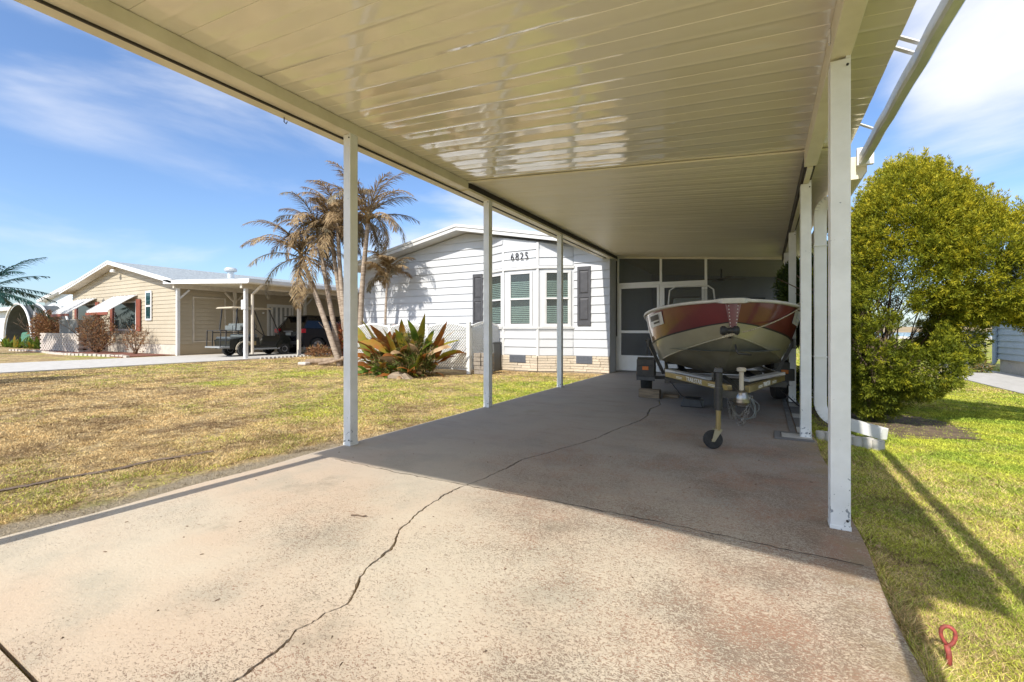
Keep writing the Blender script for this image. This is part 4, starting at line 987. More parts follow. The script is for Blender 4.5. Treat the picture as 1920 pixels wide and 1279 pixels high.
vr = MB().cyl((-24,13.4,3.6),(-24,13.4,4.0),.16,16); vr.lathe([(.16,0),(.28,.03),(.30,.12),(.26,.2),(.1,.24)], (-24,13.4,4.0), 18); vr.obj('roof_vent', M['galv'], th, auto=True)
MB().lathe([(.12,0),(.10,.1),(.05,.14)], (-26.6,TY-.3,3.72), 12).obj('flood_light', M['whitefar'], th, auto=True)
for (x0, x1) in ((-31.3,-29.2),(-27.1,-24.9)):
    w = MB().box(x0,TY-.07,1.0,x1,TY-.04,2.35).obj('window', M['whitefar'], th)
    MB().box(x0+.08,TY-.078,1.08,x1-.08,TY-.072,2.27).obj('pane', M['glass'], w)
    aw = MB(); aw.add([(x0-.1,TY-.05,2.62),(x1+.05,TY-.05,2.62),(x1-.25,TY-1.0,1.88),(x0-.25,TY-1.0,1.88)], [(0,1,2,3)]); aw.add([(x0-.25,TY-1.0,1.88),(x1-.25,TY-1.0,1.88),(x1-.25,TY-1.0,1.78),(x0-.25,TY-1.0,1.78)], [(0,1,2,3)])
    for k in range(7):
        x = x0-.1+(x1-x0+.1)*k/6; aw.bar((x, TY-.05, 2.635), (x-.2, TY-1.0, 1.895), .03)
    aw.obj('awning', M['whitefar'], th)
    aw2 = MB().box(x0-.3,TY-1.03,1.70,x1-.2,TY-1.01,1.82); aw2.obj('awning_valance', M['redwood'], th)
    for xs_ in (x0-.42, x1+.02): MB().box(xs_,TY-.09,.98,xs_+.38,TY-.05,2.42).obj('shutter', M['redwood'], th)
w = MB().box(-24.05,TY-.07,1.45,-23.5,TY-.04,2.75).obj('window', M['whitefar'], th)
for z0, z1 in ((1.53,2.05),(2.13,2.67)): MB().box(-23.97,TY-.078,z0,-23.58,TY-.072,z1).obj('pane', M['glass'], w)
# side wall details inside the carport
m = MB(); 
for a in ((10.3,.5,10.36,2.45),(11.6,.5,11.66,2.45),(10.36,2.39,11.6,2.45),(10.36,.5,11.6,.56)): m.box(TX1+.036,a[0],a[1],TX1+.06,a[2],a[3])
m.obj('door_outline', M['tanbase'], th)
dr = MB().box(TX1+.036,13.6,.3,TX1+.07,15.0,2.3).obj('door', M['whitefar'], th)
MB().box(TX1+.071,13.7,.6,TX1+.078,14.9,2.15).obj('blind_backing', M['acgrey'], dr)
m = MB()
for k in range(5): m.box(TX1+.08,13.78+k*.24,.6,TX1+.1,13.88+k*.24,2.15)
m.obj('vertical_blinds', M['whitefar'], dr)
nc = thing('neighbour_carport', (-18.5, 13, 0), 'white carport with braced posts attached to the tan house', 'carport')
nz = lambda x: 2.93+(x-TX1)*-.045
CX1 = -15.75; CY0 = 9.35
MB().prism([(TX1+.02,nz(TX1)),(CX1,nz(CX1)),(CX1,nz(CX1)+.08),(TX1+.02,nz(TX1)+.08)], 'y', CY0+.03, 24).obj('roof_deck', M['cream'], nc)
MB().prism([(TX1-.3,nz(TX1-.3)-.03),(CX1,nz(CX1)-.03),(CX1,nz(CX1)+.13),(TX1-.3,nz(TX1-.3)+.13)], 'y', CY0, CY0+.028).obj('front_fascia', M['whitefar'], nc)
MB().prism([(CX1+.002,nz(CX1)-.03),(CX1+.1,nz(CX1)),(CX1+.11,nz(CX1)+.13),(CX1+.002,nz(CX1)+.13)], 'y', CY0, 24).obj('side_gutter', M['whitefar'], nc)
MB().box(-16.35, CY0+.1, nz(CX1)-.17, -16.22, 24, nz(CX1)-.005).obj('beam', M['tanbase'], nc)
MB().box(-21.05, CY0+.1, nz(-21)-.19, -20.93, 24, nz(-21)-.005).obj('beam', M['tanbase'], nc)
def npost(x, y, top, br=(1,1), mt='whitefar'):
    o = MB().box(x-.055,y-.055,-.02,x+.055,y+.055,top).obj('post', M[mt], nc)
    for d in (-1, 1):
        if br[0 if d < 0 else 1]: MB().bar((x,y+d*.05,top-.42),(x,y+d*.42,top-.04),.06).obj('brace', M[mt], o)
npost(-16.28, 9.62, nz(CX1)-.17, (0,0)); npost(-16.28, 11.75, nz(CX1)-.17, mt='tanbase'); npost(-16.28, 14.4, nz(CX1)-.17, mt='tanbase'); npost(-16.28, 17.5, nz(CX1)-.17)
npost(-20.99, 9.62, nz(-21)-.19, (0,1)); npost(-20.99, 11.9, nz(-21)-.19, mt='tanbase'); npost(-20.99, 15.5, nz(-21)-.19)
sp_ = MB(); sp_.tube([(CX1+.05,9.9,2.66),(-16.0,9.85,2.45),(-16.18,9.80,2.3),(-16.18,9.80,.15)], .05, 8); sp_.obj('downspout', M['tanbase'], nc)
sg = thing('number_sign', (-16.28, 9.55, 2.1), 'small white sign board fixed to the corner post of the neighbouring carport', 'sign')
MB().box(-16.42,9.53,1.76,-16.16,9.56,2.10).obj('board', M['whitefar'], sg); MB().box(-16.37,9.526,1.93,-16.2,9.529,2.04).obj('print', M['smudge'], sg)
# ---------------- block wall, air conditioners, bed ----------------
bw = thing('block_wall', (-30.4, 8.8, 0), 'low openwork wall of pale breeze blocks in front of the tan house', 'block wall')
m = MB(); H = .86
for r_ in range(8):
    off = .17*(r_ % 2)
    for k in range(15):
        x = -32.8+off+k*.33
        if x+.25 < -27.9: m.box(x, 8.7, r_*.107-.03, x+.25, 8.9, r_*.107+.045)
    m.box(-32.8, 8.702, r_*.107+.046, -27.95, 8.898, r_*.107+.0765); m.box(-28.148, 8.9, r_*.107+.046, -27.952, 9.75, r_*.107+.0765)
    for k in range(4):
        y = 8.92+off*.7+k*.33; m.box(-28.15, y, r_*.107-.03, -27.95, min(y+.25, 9.75), r_*.107+.045)
m.box(-32.8,8.7,.82,-27.95,8.9,.87); m.box(-28.15,8.9,.82,-27.95,9.75,.87); tag(m.obj('blocks', M['block'], bw), kind='stuff')
MB().box(-32.7, 8.91, -.03, -28.16, 9.7, .70).obj('soil_infill', M['mulch'], bw)
def ac(x, y, z, w, d, h, label, par=None, cmat='acgrey'):
    t = thing('air_conditioner', (x, y, z), label, 'air conditioner')
    MB().box(x-w/2,y-d/2,z,x+w/2,y+d/2,z+h-.04).obj('cabinet', M['acdark'], t); 
    m = MB()
    for sx in (-1, 1):
        for sy in (-1, 1): m.box(x+sx*w/2-.03, y+sy*d/2-.03, z, x+sx*w/2+.03, y+sy*d/2+.03, z+h-.041)
    m.box(x-w/2-.03,y-d/2-.03,z+h-.04,x+w/2+.03,y+d/2+.03,z+h); m.obj('casing', M[cmat], t)
    g = MB(); 
    for k in range(int(h/.05)): g.box(x-w/2+.04,y-d/2-.012,z+.03+k*.05,x+w/2-.04,y-d/2-.002,z+.045+k*.05)
    g.obj('grille', M[cmat], t); return t
ac(-29.85, 9.33, .72, 2.0, .80, .82, 'long grey air conditioning unit rising behind the breeze block wall')
m = MB()
for k in range(40):
    x = -33.5+k*.31; m.box(x, 7.75+.2*math.sin(k*.2), -.04, x+.28, 7.85+.2*math.sin(k*.2), .05+.01*(k % 3))
tag(m.obj('bed_edging', M['block']), 'row of pale edging bricks along the planting bed of the tan house', 'edging')
m = MB(); m.prism([(-33.5,7.9),(-21.4,7.9),(-21.4,9.7),(-33.5,9.7)], 'z', -.06, .0); tag(m.obj('planting_bed', M['mulch']), kind='structure')
# ---------------- far left house and arched shelter ----------------
fh_ = thing('pale_blue_house', (-44, 13, 0), 'pale blue house with a long white roof edge behind the tan house', 'house')
MB().prism([(-49.5,-.05),(-36,-.05),(-36,3.4),(-42.6,4.3),(-49.5,3.25)], 'y', 13.4, 26).obj('wall', M['palewall'], fh_)
gable_roof(fh_, 13.0, 26, -49.2, -42.6, -36, 3.3, 4.35, M['shingle'], M['whitefar'], ov=.5, fh=.25)
MB().box(-62,13.6,-.05,-49.6,22,2.7).obj('wing', M['palewall'], fh_); MB().box(-62.5,12.9,2.72,-49.9,22.4,2.98).obj('wing_roof', M['whitefar'], fh_)
for x in (-46.5, -40.5): 
    w = MB().box(x-.7,13.34,1.0,x+.7,13.39,2.3).obj('window', M['whitefar'], fh_); MB().box(x-.6,13.33,1.1,x+.6,13.338,2.2).obj('pane', M['glass'], w)
ar = thing('arched_shelter', (-41.5, 10.5, 0), 'arched car shelter with dark canvas and pale ribs at the far left', 'car shelter')
cxa, rx, rz_ = -42.5, 2.6, 2.75
for k in range(7):
    y = 10.2+k*.9; P = [(cxa+rx*math.cos(math.pi*i/20), y, rz_*math.sin(math.pi*i/20)**.8) for i in range(21)]
    MB().tube(P, .06, 6).obj('rib', M['whitefar'], ar)
m = MB(); V = []; F = []
for y in (10.25, 15.55):
    V += [(cxa+(rx-.07)*math.cos(math.pi*i/20), y, (rz_-.07)*math.sin(math.pi*i/20)**.8) for i in range(21)]
F = [(i, i+1, i+22, i+21) for i in range(20)]; m.add(V, F).obj('canopy', M['canvas'], ar)
m = MB(); m.T = Matrix.Translation((-42.6,12.5,0)); m.hexa([(-.85,-2,.0),(.85,-2,.0),(.85,2,.0),(-.85,2,.0),(-.75,-1.9,.9),(.75,-1.9,.9),(.75,1.9,.9),(-.75,1.9,.9)]); m.hexa([(-.75,-1.3,.9),(.75,-1.3,.9),(.75,1.4,.9),(-.75,1.4,.9),(-.55,-.8,1.4),(.55,-.8,1.4),(.55,.9,1.4),(-.55,.9,1.4)])
tag(m.obj('covered_car', M['greencloth'], bev=.12), 'car under a green cover parked inside the arched shelter', 'car')
m = MB().box(-38.35,9.9,-.03,-38.25,10.0,2.35); tag(m.obj('white_post', M['whitefar']), 'thin white post beside the arched shelter', 'post')
# ---------------- blue house on the right ----------------
bh = thing('blue_grey_house', (5.1, 14, 0), 'blue grey sided house at the right edge behind the golden tree', 'house')
BX, BY0, BY1 = 5.05, 2.5, 15.8
MB().box(BX, BY0, .30, BX+8, BY1, 2.75).obj('wall', M['bluesid'], bh)
MB().box(BX+.04, BY0+.04, -.1, BX+7.9, BY1-.04, .2995).obj('plinth', M['tanbase'], bh)
z = .30; TB = Matrix.Translation((BX, BY1, 0)) @ Matrix.Rotation(rad(-90), 4, 'Z')
while z < 2.7: plank(.06, BY1-BY0, .06, BY1-BY0, z, z+.146, TB, M['bluesid'], bh); z += .15
MB().box(BX-.03, BY1-.058, .25, BX-.0005, BY1+.01, 2.76).obj('corner_trim', M['bluesid'], bh)
MB().prism([(BX-.35,2.66),(BX+4,3.7),(BX+8.35,2.66),(BX+8.35,2.78),(BX+4,3.82),(BX-.35,2.78)], 'y', BY0-.3, BY1+.3).obj('roof', M['shingle'], bh)
MB().box(BX-.40, BY0-.3, 2.60, BX-.352, BY1+.3, 2.80).obj('fascia', M['whitefar'], bh)
m = MB(); m.tube([(BX-.30,BY1-.0,2.62),(BX-.06,BY1-.05,2.4),(BX-.06,BY1-.05,.22),(BX-.14,BY1-.05,.10),(BX-.5,BY1-.1,.07),(BX-.62,BY1-.12,.06)], .045, 8); m.obj('downspout', M['bluesid'], bh)
MB().lathe([(.0,0),(.05,.0),(.05,.03),(.0,.03)], (BX-.05, 14.35, .95), 10, 'x').obj('outlet', M['acgrey'], bh)
t = ac(4.72, 17.2, -.02, .62, .62, 1.02, 'dark blue air conditioner at the far corner of the blue grey house'); 
for c in t.children:
    if c.name.startswith('cabinet'): c.data.materials[0] = M['vent']
wlt = thing('wall_ornament', (5, 16.45, 0), 'vertical strip of four pale ornamental blocks beside the dark blue air conditioner', 'ornament')
for k in range(4): MB().box(4.98, 16.4, .08+k*.24, 5.04, 16.5, .22+k*.24).obj('block', M['block'], wlt)
for x, y in ((4.62,18.0),(5.0,18.2)): tag(MB().cyl((x,y,-.03),(x,y,1.55),.012,6).obj('stake', M['blackmetal']), 'thin dark garden stake, the %s of two behind the dark blue air conditioner' % ('left' if x < 4.8 else 'right'), 'stake', 'garden stakes')
# ---------------- golf cart ----------------
gc_ = thing('golf_cart', (-18.25, 9.6, 0), 'dark golf cart with beige roof and rear facing seat parked under the neighbouring carport', 'golf cart')
GT = Matrix.Translation((-18.25, 9.45, 0)) @ Matrix.Rotation(rad(90), 4, 'Z')
def G(): m = MB(); m.T = GT; return m
m = G(); m.prism([(.75,.30),(.78,.62),(.95,.72),(1.5,.70),(1.55,.38),(2.2,.36),(2.3,.55),(2.45,.78),(2.75,.76),(2.95,.55),(2.97,.30)], 'y', -.58, .58); m.obj('body', M['cartbody'], gc_, bev=.03)
m = G(); m.prism([(.45,.30),(.42,.62),(.55,.68),(1.05,.72),(1.05,.3)], 'y', -.5, .5); m.obj('rear_cowl', M['cartbody'], gc_, bev=.02); m = G(); m.box(.05,-.5,.34,.44,.5,.40); m.box(.78,-.6,.24,2.5,-.55,.31); m.box(.78,.55,.24,2.5,.6,.31); m.obj('footboard', M['acgrey'], gc_, bev=.01)
for s_ in (1, -1):
    for x in (.95, 2.62):
        m = G(); m.lathe([(.1,-.1),(.22,-.1),(.24,-.06),(.24,.06),(.22,.1),(.1,.1)], (x, s_*.5, .24), 22, 'y'); w = m.obj('wheel', M['rubber'], gc_, auto=True)
        m = G(); m.lathe([(.02,-.08),(.12,-.105),(.12,.105),(.02,.08)], (x, s_*.5, .24), 16, 'y'); m.obj('hubcap', M['alloy'], w, auto=True)
        P = [(x-.32*math.cos(math.pi*k/10), s_*.585, .27+.32*math.sin(math.pi*k/10)) for k in range(11)]
        m = G(); 
        for a, b_ in zip(P, P[1:]): m.bar(a, b_, .06, .03, up=(0,1,0))
        m.obj('mudguard', M['beige'] if x < 1 else M['cartbody'], gc_)
for nm, b0 in (('seat',(1.0,-.52,.74,1.5,.52,.86)),('seat',(.45,-.5,.66,.85,.5,.76))): m = G(); m.box(*b0); m.obj(nm, M['seatgrey'], gc_, bev=.03)
for b0 in ((.93,-.52,1.02,1.02,-.02,1.28),(.93,.02,1.02,1.02,.52,1.28),(.80,-.52,.98,.89,-.02,1.2),(.80,.02,.98,.89,.52,1.2)): m = G(); m.box(*b0); m.obj('backrest', M['seatgrey'], gc_, bev=.03)
m = G()
for s_ in (1, -1):
    m.bar((.62,s_*.55,1.0),(.70,s_*.52,1.86),.035); m.bar((1.35,s_*.55,1.3),(1.25,s_*.52,1.86),.03); m.bar((1.35,s_*.55,.75),(1.35,s_*.55,1.3),.03); m.bar((2.45,s_*.54,.78),(1.98,s_*.50,1.86),.035); m.bar((.1,s_*.46,.1+.3),(.12,s_*.46,1.0),.03); m.bar((.3,s_*.46,.36),(.32,s_*.46,1.0),.03); m.bar((.32,s_*.46,.92),(.9,s_*.5,.92),.03); m.bar((.12,s_*.46,1.0),(.32,s_*.46,1.0),.03); m.bar((.62,s_*.55,1.0),(.95,s_*.5,1.0),.03)
m.bar((.12,-.46,1.0),(.12,.46,1.0),.03); m.bar((.62,-.55,1.02),(.62,.55,1.02),.03); m.obj('frame', M['blackmetal'], gc_)
m = G(); m.hexa([(.45,-.56,1.855),(2.15,-.56,1.855),(2.15,.56,1.855),(.45,.56,1.855),(.52,-.5,1.92),(2.05,-.5,1.92),(2.05,.5,1.92),(.52,.5,1.92)]); m.obj('roof', M['beige'], gc_, bev=.025)
m = G(); m.add([(2.44,-.52,.8),(2.44,.52,.8),(1.99,.5,1.84),(1.99,-.5,1.84)], [(0,1,2,3)]); m.obj('windscreen', M['clear'], gc_)
m = G(); m.bar((2.25,.2,.75),(1.85,.25,1.08),.03); P = [(1.82+.07*math.sin(t*.524), .25+.16*math.cos(t*.524), 1.1+.14*math.sin(t*.524)) for t in range(13)]; m.tube(P, .012, 6, False); m.obj('steering_wheel', M['blackmetal'], gc_)
m = G(); m.box(2.05,-.05,1.70,2.08,.05,1.76); m.obj('mirror', M['white'], gc_)
m = G(); m.box(1.05,-.587,.42,1.4,-.582,.58); m.obj('gold_badge', M['gold'], gc_)
# ---------------- SUV ----------------
sv = thing('parked_suv', (-17.85, 14.5, 0), 'black suv parked nose in ahead of the golf cart under the neighbouring carport', 'car')
ST = Matrix.Translation((-17.85, 12.35, 0)) @ Matrix.Rotation(rad(90), 4, 'Z')
def Q(): m = MB(); m.T = ST; return m
prof = [(.10,.42),(.02,.60),(.03,.95),(.12,1.08),(3.3,1.06),(4.3,.92),(4.55,.70),(4.58,.40),(4.4,.28),(3.95,.28),(3.92,.50),(3.75,.68),(3.5,.72),(3.25,.68),(3.08,.50),(3.05,.28),(1.22,.28),(1.19,.50),(1.02,.68),(.78,.72),(.54,.68),(.38,.50),(.36,.30),(.15,.30)]
m = Q(); m.prism(prof, 'y', -.92, .92); m.obj('body', M['carblack'], sv, bev=.05)
m = Q(); m.hexa([(.10,-.86,1.06),(3.35,-.86,1.05),(3.35,.86,1.05),(.10,.86,1.06),(.50,-.66,1.62),(2.5,-.66,1.60),(2.5,.66,1.60),(.50,.66,1.62)]); m.obj('cabin', M['carglass'], sv, bev=.04)
m = Q(); m.hexa([(.38,-.67,1.60),(2.55,-.67,1.585),(2.55,.67,1.585),(.38,.67,1.60),(.50,-.60,1.67),(2.4,-.60,1.65),(2.4,.60,1.65),(.50,.60,1.67)]); m.box(.22,-.62,1.585,.5,.62,1.625)
for s_ in (1,-1):
    for xa, xb in ((.08,.48),(1.75,1.75),(3.3,2.5)): m.bar((xa+.01,s_*.865,1.07),(xb,s_*.665,1.60),.06,.03)
m.obj('roof', M['carblack'], sv, bev=.02)
for s_ in (1,-1):
    m = Q(); m.hexa([(.015,s_*.60-.14,.92),(.015,s_*.60+.30*(s_ > 0)+.16*(s_ < 0)+.02,.92),(.30,s_*.93,.92),(.30,s_*.5,.92),(.05,s_*.60-.12,1.10),(.05,s_*.60+.12+.12*(s_>0),1.10),(.30,s_*.90,1.10),(.30,s_*.5,1.10)]) if False else m.box(-.005,s_*.62,.90,.20,s_*.93,1.08)
    m.obj('tail_light', M['tail'], sv, bev=.02)
    for x in (.78, 3.5):
        m = Q(); m.lathe([(.2,-.12),(.32,-.12),(.345,-.08),(.345,.08),(.32,.12),(.2,.12)], (x, s_*.80, .345), 26, 'y'); w = m.obj('wheel', M['rubber'], sv, auto=True)
        m = Q()
        for k in range(7):
            a = 2*math.pi*k/7; m.bar((x, s_*.915, .345), (x+.20*math.cos(a), s_*.915, .345+.20*math.sin(a)), .05, .02, up=(0,1,0))
        m.lathe([(.19,-.01),(.215,-.01),(.215,.01),(.19,.01)], (x, s_*.915, .345), 24, 'y'); m.obj('rim', M['alloy'], w)
m = Q(); m.box(.005,-.16,.80,.028,.16,.92); m.obj('number_plate', M['plate'], sv)
m = Q(); m.box(.0,-.3,.955,.027,.3,.985); m.box(-.01,-.75,.475,.06,-.45,.50); m.box(-.01,.45,.475,.06,.75,.50); m.obj('chrome_trim', M['alloy'], sv)
m = Q(); m.box(-.02,-.85,.42,.10,.85,.56); m.obj('bumper', M['dark'], sv, bev=.03)
for s_ in (1,-1): m = Q(); m.box(2.75,s_*.9,1.02,2.95,s_*1.08,1.16); m.obj('wing_mirror', M['carblack'], sv, bev=.02)
# ---------------- vegetation ----------------
M['frond_tan'] = leafmat('dry_palm_frond', [(.12,.08,.05),(.28,.19,.10),(.42,.31,.17),(.20,.13,.075)], .7, 9, .2, attr=False)
M['frond_grey'] = leafmat('grey_palm_frond', [(.10,.09,.06),(.24,.20,.13),(.34,.28,.18)], .7, 9, .2, attr=False)
M['frond_blue'] = leafmat('blue_green_frond', [(.015,.05,.045),(.03,.09,.08),(.05,.12,.08)], .5, 9, .15, attr=False)
M['thuja'] = leafmat('golden_conifer', [(.045,.065,.010),(.12,.155,.014),(.25,.265,.018),(.47,.40,.022)], .6, transl=.22)
M['darkleaf'] = leafmat('dark_evergreen', [(.025,.045,.012),(.06,.10,.022),(.12,.17,.03)], .5, transl=.15)
M['dryleaf'] = leafmat('dry_red_brown_leaves', [(.09,.04,.02),(.22,.10,.045),(.34,.19,.09),(.20,.16,.05)], .7, transl=.2)
M['croton'] = leafmat('croton_leaves', [(.10,.10,.03),(.34,.09,.03),(.48,.20,.09),(.22,.05,.02)], .5, transl=.2)
M['ground_leaf'] = leafmat('low_mixed_leaves', [(.05,.07,.02),(.12,.16,.03),(.28,.20,.08),(.20,.10,.04)], .6, transl=.2)
M['leaf_rust'] = leafmat('rust_leaf', [(.16,.045,.012),(.36,.13,.025),(.22,.09,.03),(.42,.28,.10)], .45, 4, .35, attr=False)
M['leaf_green'] = leafmat('green_leaf', [(.03,.07,.012),(.10,.17,.02),(.20,.26,.03)], .4, 3, .35, attr=False)
M['leaf_tan'] = leafmat('withered_leaf', [(.25,.13,.06),(.48,.33,.18),(.60,.46,.30)], .6, 5, .3, attr=False)
M['leaf_mix'] = leafmat('half_withered_leaf', [(.10,.15,.02),(.28,.24,.03),(.38,.14,.03)], .45, 2.5, .35, attr=False)
def frond(par, base, az, el, L, bend, mt, rr, ln=.46, nl=50, hang=.5, nm='frond', wd=1.0):
    m = MB(); d0 = Vector((math.cos(az), math.sin(az), 0)); p = Vector(base); n = 16; P = [p.copy()]; D = []
    for i in range(n):
        e = el-bend*(i/n)**1.4; d = d0*math.cos(e)+Vector((0,0,math.sin(e))); D.append(d); p = p+d*(L/n); P.append(p.copy())
    D.append(D[-1]); m.tube(P, [.022*(1-i/(n+1.5))+.002 for i in range(n+1)], 5)
    side = Vector((-math.sin(az), math.cos(az), 0)); V = []; F = []
    for k in range(nl):
        t = .14+.86*(k+rr.uniform(-.3,.3))/nl; t = min(max(t, .05), .995); f = t*n; i = min(int(f), n-1); q = P[i].lerp(P[i+1], f-i); d = D[i]; up = side.cross(d)
        l = ln*(math.sin(math.pi*min(1, (t*.86+.14)))**.6)*rr.uniform(.7, 1.15)+.05
        for s in (-1, 1):
            if rr.random() < .10: continue
            a = rr.uniform(.55, 1.0)*(1-.35*t); dr = (d*math.cos(a)+side*s*math.sin(a)+up*rr.uniform(.0,.35)).normalized()
            w = .0105*wd*rr.uniform(.6,1.3); wv = dr.cross(up if abs(dr.dot(up)) < .9 else side).normalized()*w
            q1 = q+dr*l*.5; dn = (dr+Vector((0,0,-hang*rr.uniform(.4,1.6)))).normalized(); q2 = q1+dn*l*.5
            b = len(V); V += [q-wv*.6, q+wv*.6, q1+wv, q1-wv, q2]; F += [(b, b+1, b+2, b+3), (b+3, b+2, b+4)]
    m.add(V, F); return m.obj(nm, mt, par)
def palm(name, path, r0, r1, nf, L, label, group, seed, mt='frond_tan', cat='palm tree', elr=(-.55,1.4), azs=None, bend=(1.0,2.0), ln=.42, wd=1.0):
    rr = random.Random(seed); t = thing(name, path[0], label, cat, group)
    pts = []; k = 10; P = [Vector(p) for p in path]
    for i in range(len(P)-1):
        for j in range(k): pts.append(P[i].lerp(P[i+1], j/k))
    pts.append(P[-1]); n = len(pts)
    for _ in range(14): pts = [pts[0]]+[(pts[i-1]+pts[i]*2+pts[i+1])/4 for i in range(1, n-1)]+[pts[-1]]
    m = MB(); rad_ = [(r0+(r1-r0)*i/(n-1))*(1.0+.07*(i % 2)) for i in range(n)]; m.tube(pts, rad_, 10); m.obj('trunk', M['trunk'], t, smooth=True)
    top = pts[-1]; m = MB(); d = (pts[-1]-pts[-4]).normalized(); m.tube([top, top+d*.25, top+d*.5], [r1*1.15, r1*1.0, r1*.3], 8); m.obj('crown_shaft', M['frond_tan' if mt == 'frond_tan' else mt], t, smooth=True)
    for i in range(nf):
        az = (azs[i] if azs and i < len(azs) else i*2.399+rr.uniform(-.4,.4)); el = rr.uniform(*elr)
        frond(t, top+d*rr.uniform(.05,.4), az, el, L*rr.uniform(.75,1.12), rr.uniform(*bend), M[mt if rr.random() < .72 else ('frond_grey' if mt == 'frond_tan' else mt)], rr, ln=ln, wd=wd)
    return t
gp = 'frost-browned palms in the clump beside the white house'
palm('palm_tree', [(-10.75,9.1,-.03),(-11.5,9.0,1.7),(-12.29,9.0,3.15)], .085,.055, 23, 1.9, 'dried brown palm leaning furthest left in the clump beside the white house', gp, 11)
palm('palm_tree', [(-10.95,9.3,-.03),(-11.5,9.3,2.0),(-11.95,9.3,3.75)], .08,.05, 21, 1.7, 'dried brown palm second from the left in the clump', gp, 12)
palm('palm_tree', [(-10.7,9.4,-.03),(-11.3,9.5,2.2),(-11.65,9.5,4.0)], .075,.05, 20, 1.65, 'dried brown palm with a dense drooping crown in the middle of the clump', gp, 13)
palm('palm_tree', [(-10.45,9.2,-.03),(-10.85,9.2,2.3),(-11.0,9.2,4.15)], .075,.05, 20, 1.65, 'dried brown palm partly hidden behind the nearest left carport post', gp, 14)
palm('palm_tree', [(-10.1,9.2,-.03),(-10.0,9.2,2.2),(-9.75,9.2,4.0)], .08,.055, 24, 1.85, 'upright dried palm at the right of the clump beside the white house roof', gp, 15)
palm('small_palm', [(-9.3,9.5,-.03),(-9.45,9.55,1.2),(-9.42,9.6,2.35)], .035,.028, 14, 1.0, 'short thin dried palm standing against the left half of the white house wall', None, 16, elr=(.2,1.4), ln=.3)
palm('blue_green_palm', [(-30.2,6.2,-.03),(-30.2,6.2,2.7)], .2,.14, 22, 2.9, 'blue green palm with long fronds reaching in at the far left edge', None, 17, mt='frond_blue', elr=(-.5,.8), ln=.55, wd=2.2, bend=(.2,.9))
def foliage(lobes, n, size, k, rr, shell=.55, up=.5, width=.28, clump=0, tone_h=None, holes=()):
    """sprays of narrow leaf triangles filling ellipsoid lobes (cx,cy,cz,rx,ry,rz)"""
    rs = np.random.RandomState(rr); vol = np.array([l[3]*l[4]*l[5] for l in lobes])**.75; pr_ = vol/vol.sum()
    li = rs.choice(len(lobes), n, p=pr_); L = np.array(lobes)[li]
    d = rs.normal(size=(n, 3)); d /= np.linalg.norm(d, axis=1, keepdims=True)
    if clump:
        cd = rs.normal(size=(clump, 3)); cd /= np.linalg.norm(cd, axis=1, keepdims=True); ci = rs.randint(0, clump, n)
        d = cd[ci]+rs.normal(size=(n, 3))*.10; d /= np.linalg.norm(d, axis=1, keepdims=True)
        cbump = 1+.13*np.clip(rs.normal(size=clump), -2.2, 1.2)[ci]; ctone = rs.normal(size=clump)[ci]*.13
    else: cbump = 1; ctone = 0
    r = (1-(1-shell)*rs.rand(n)**1.6)*cbump
    c = L[:, :3]+d*L[:, 3:6]*r[:, None]
    keep = c[:, 2] > .03
    for hx, hz, hr in holes: keep &= ((c[:, 0]-hx)**2+(c[:, 2]-hz)**2 > hr*hr) | (rs.rand(len(c)) < .12)
    c, d, L = c[keep], d[keep], L[keep]; n = len(c)
    ct = ctone[keep] if clump else 0
    c = np.repeat(c, k, 0); nd = np.repeat(d, k, 0); N_ = n*k
    dirv = nd*.7+np.array([0, 0, up])+rs.normal(size=(N_, 3))*.5; dirv /= np.linalg.norm(dirv, axis=1, keepdims=True)
    s = size*rs.uniform(.5, 1.3, (N_, 1)); st = c+rs.normal(size=(N_, 3))*size*.35
    w = np.cross(dirv, rs.normal(size=(N_, 3))); w /= np.linalg.norm(w, axis=1, keepdims=True)+1e-6; w *= s*width
    V = np.stack([st-w*.6, st+w*.6, st+dirv*s], 1).reshape(-1, 3); F = np.arange(3*N_).reshape(-1, 3)
    z = c[:, 2]; zmin, zmax = tone_h if tone_h else (z.min(), z.max())
    tone = np.clip(.20+.55*(z-zmin)/(zmax-zmin)+rs.normal(size=N_)*.13+np.repeat(ct, k)*1.0 if clump else .45+rs.normal(size=N_)*.25, 0, 1)
    return V, F, tone
def branchy(m, base, n, L, rr, r=.012, spread=.5, up=1.0):
    for i in range(n):
        a = rr.uniform(0, 6.28); d = Vector((math.cos(a)*spread*rr.random(), math.sin(a)*spread*rr.random(), up)).normalized(); p = Vector(base)+Vector((rr.uniform(-.05,.05), rr.uniform(-.05,.05), 0)); P = [p.copy()]
        for k in range(6):
            d = (d+Vector((rr.uniform(-.25,.25), rr.uniform(-.25,.25), rr.uniform(-.1,.15)))).normalized(); p = p+d*L/6*rr.uniform(.8,1.2); P.append(p.copy())
        m.tube(P, [r*(1-.13*k) for k in range(7)], 5)
        for k in (2, 3, 4, 5):
            q = P[k]; e = (d+Vector((rr.uniform(-1,1), rr.uniform(-1,1), rr.uniform(-.2,.6)))).normalized(); m.tube([q, q+e*L*.15, q+e*L*.28+Vector((0,0,.03))], [r*.4, r*.3, r*.15], 4)
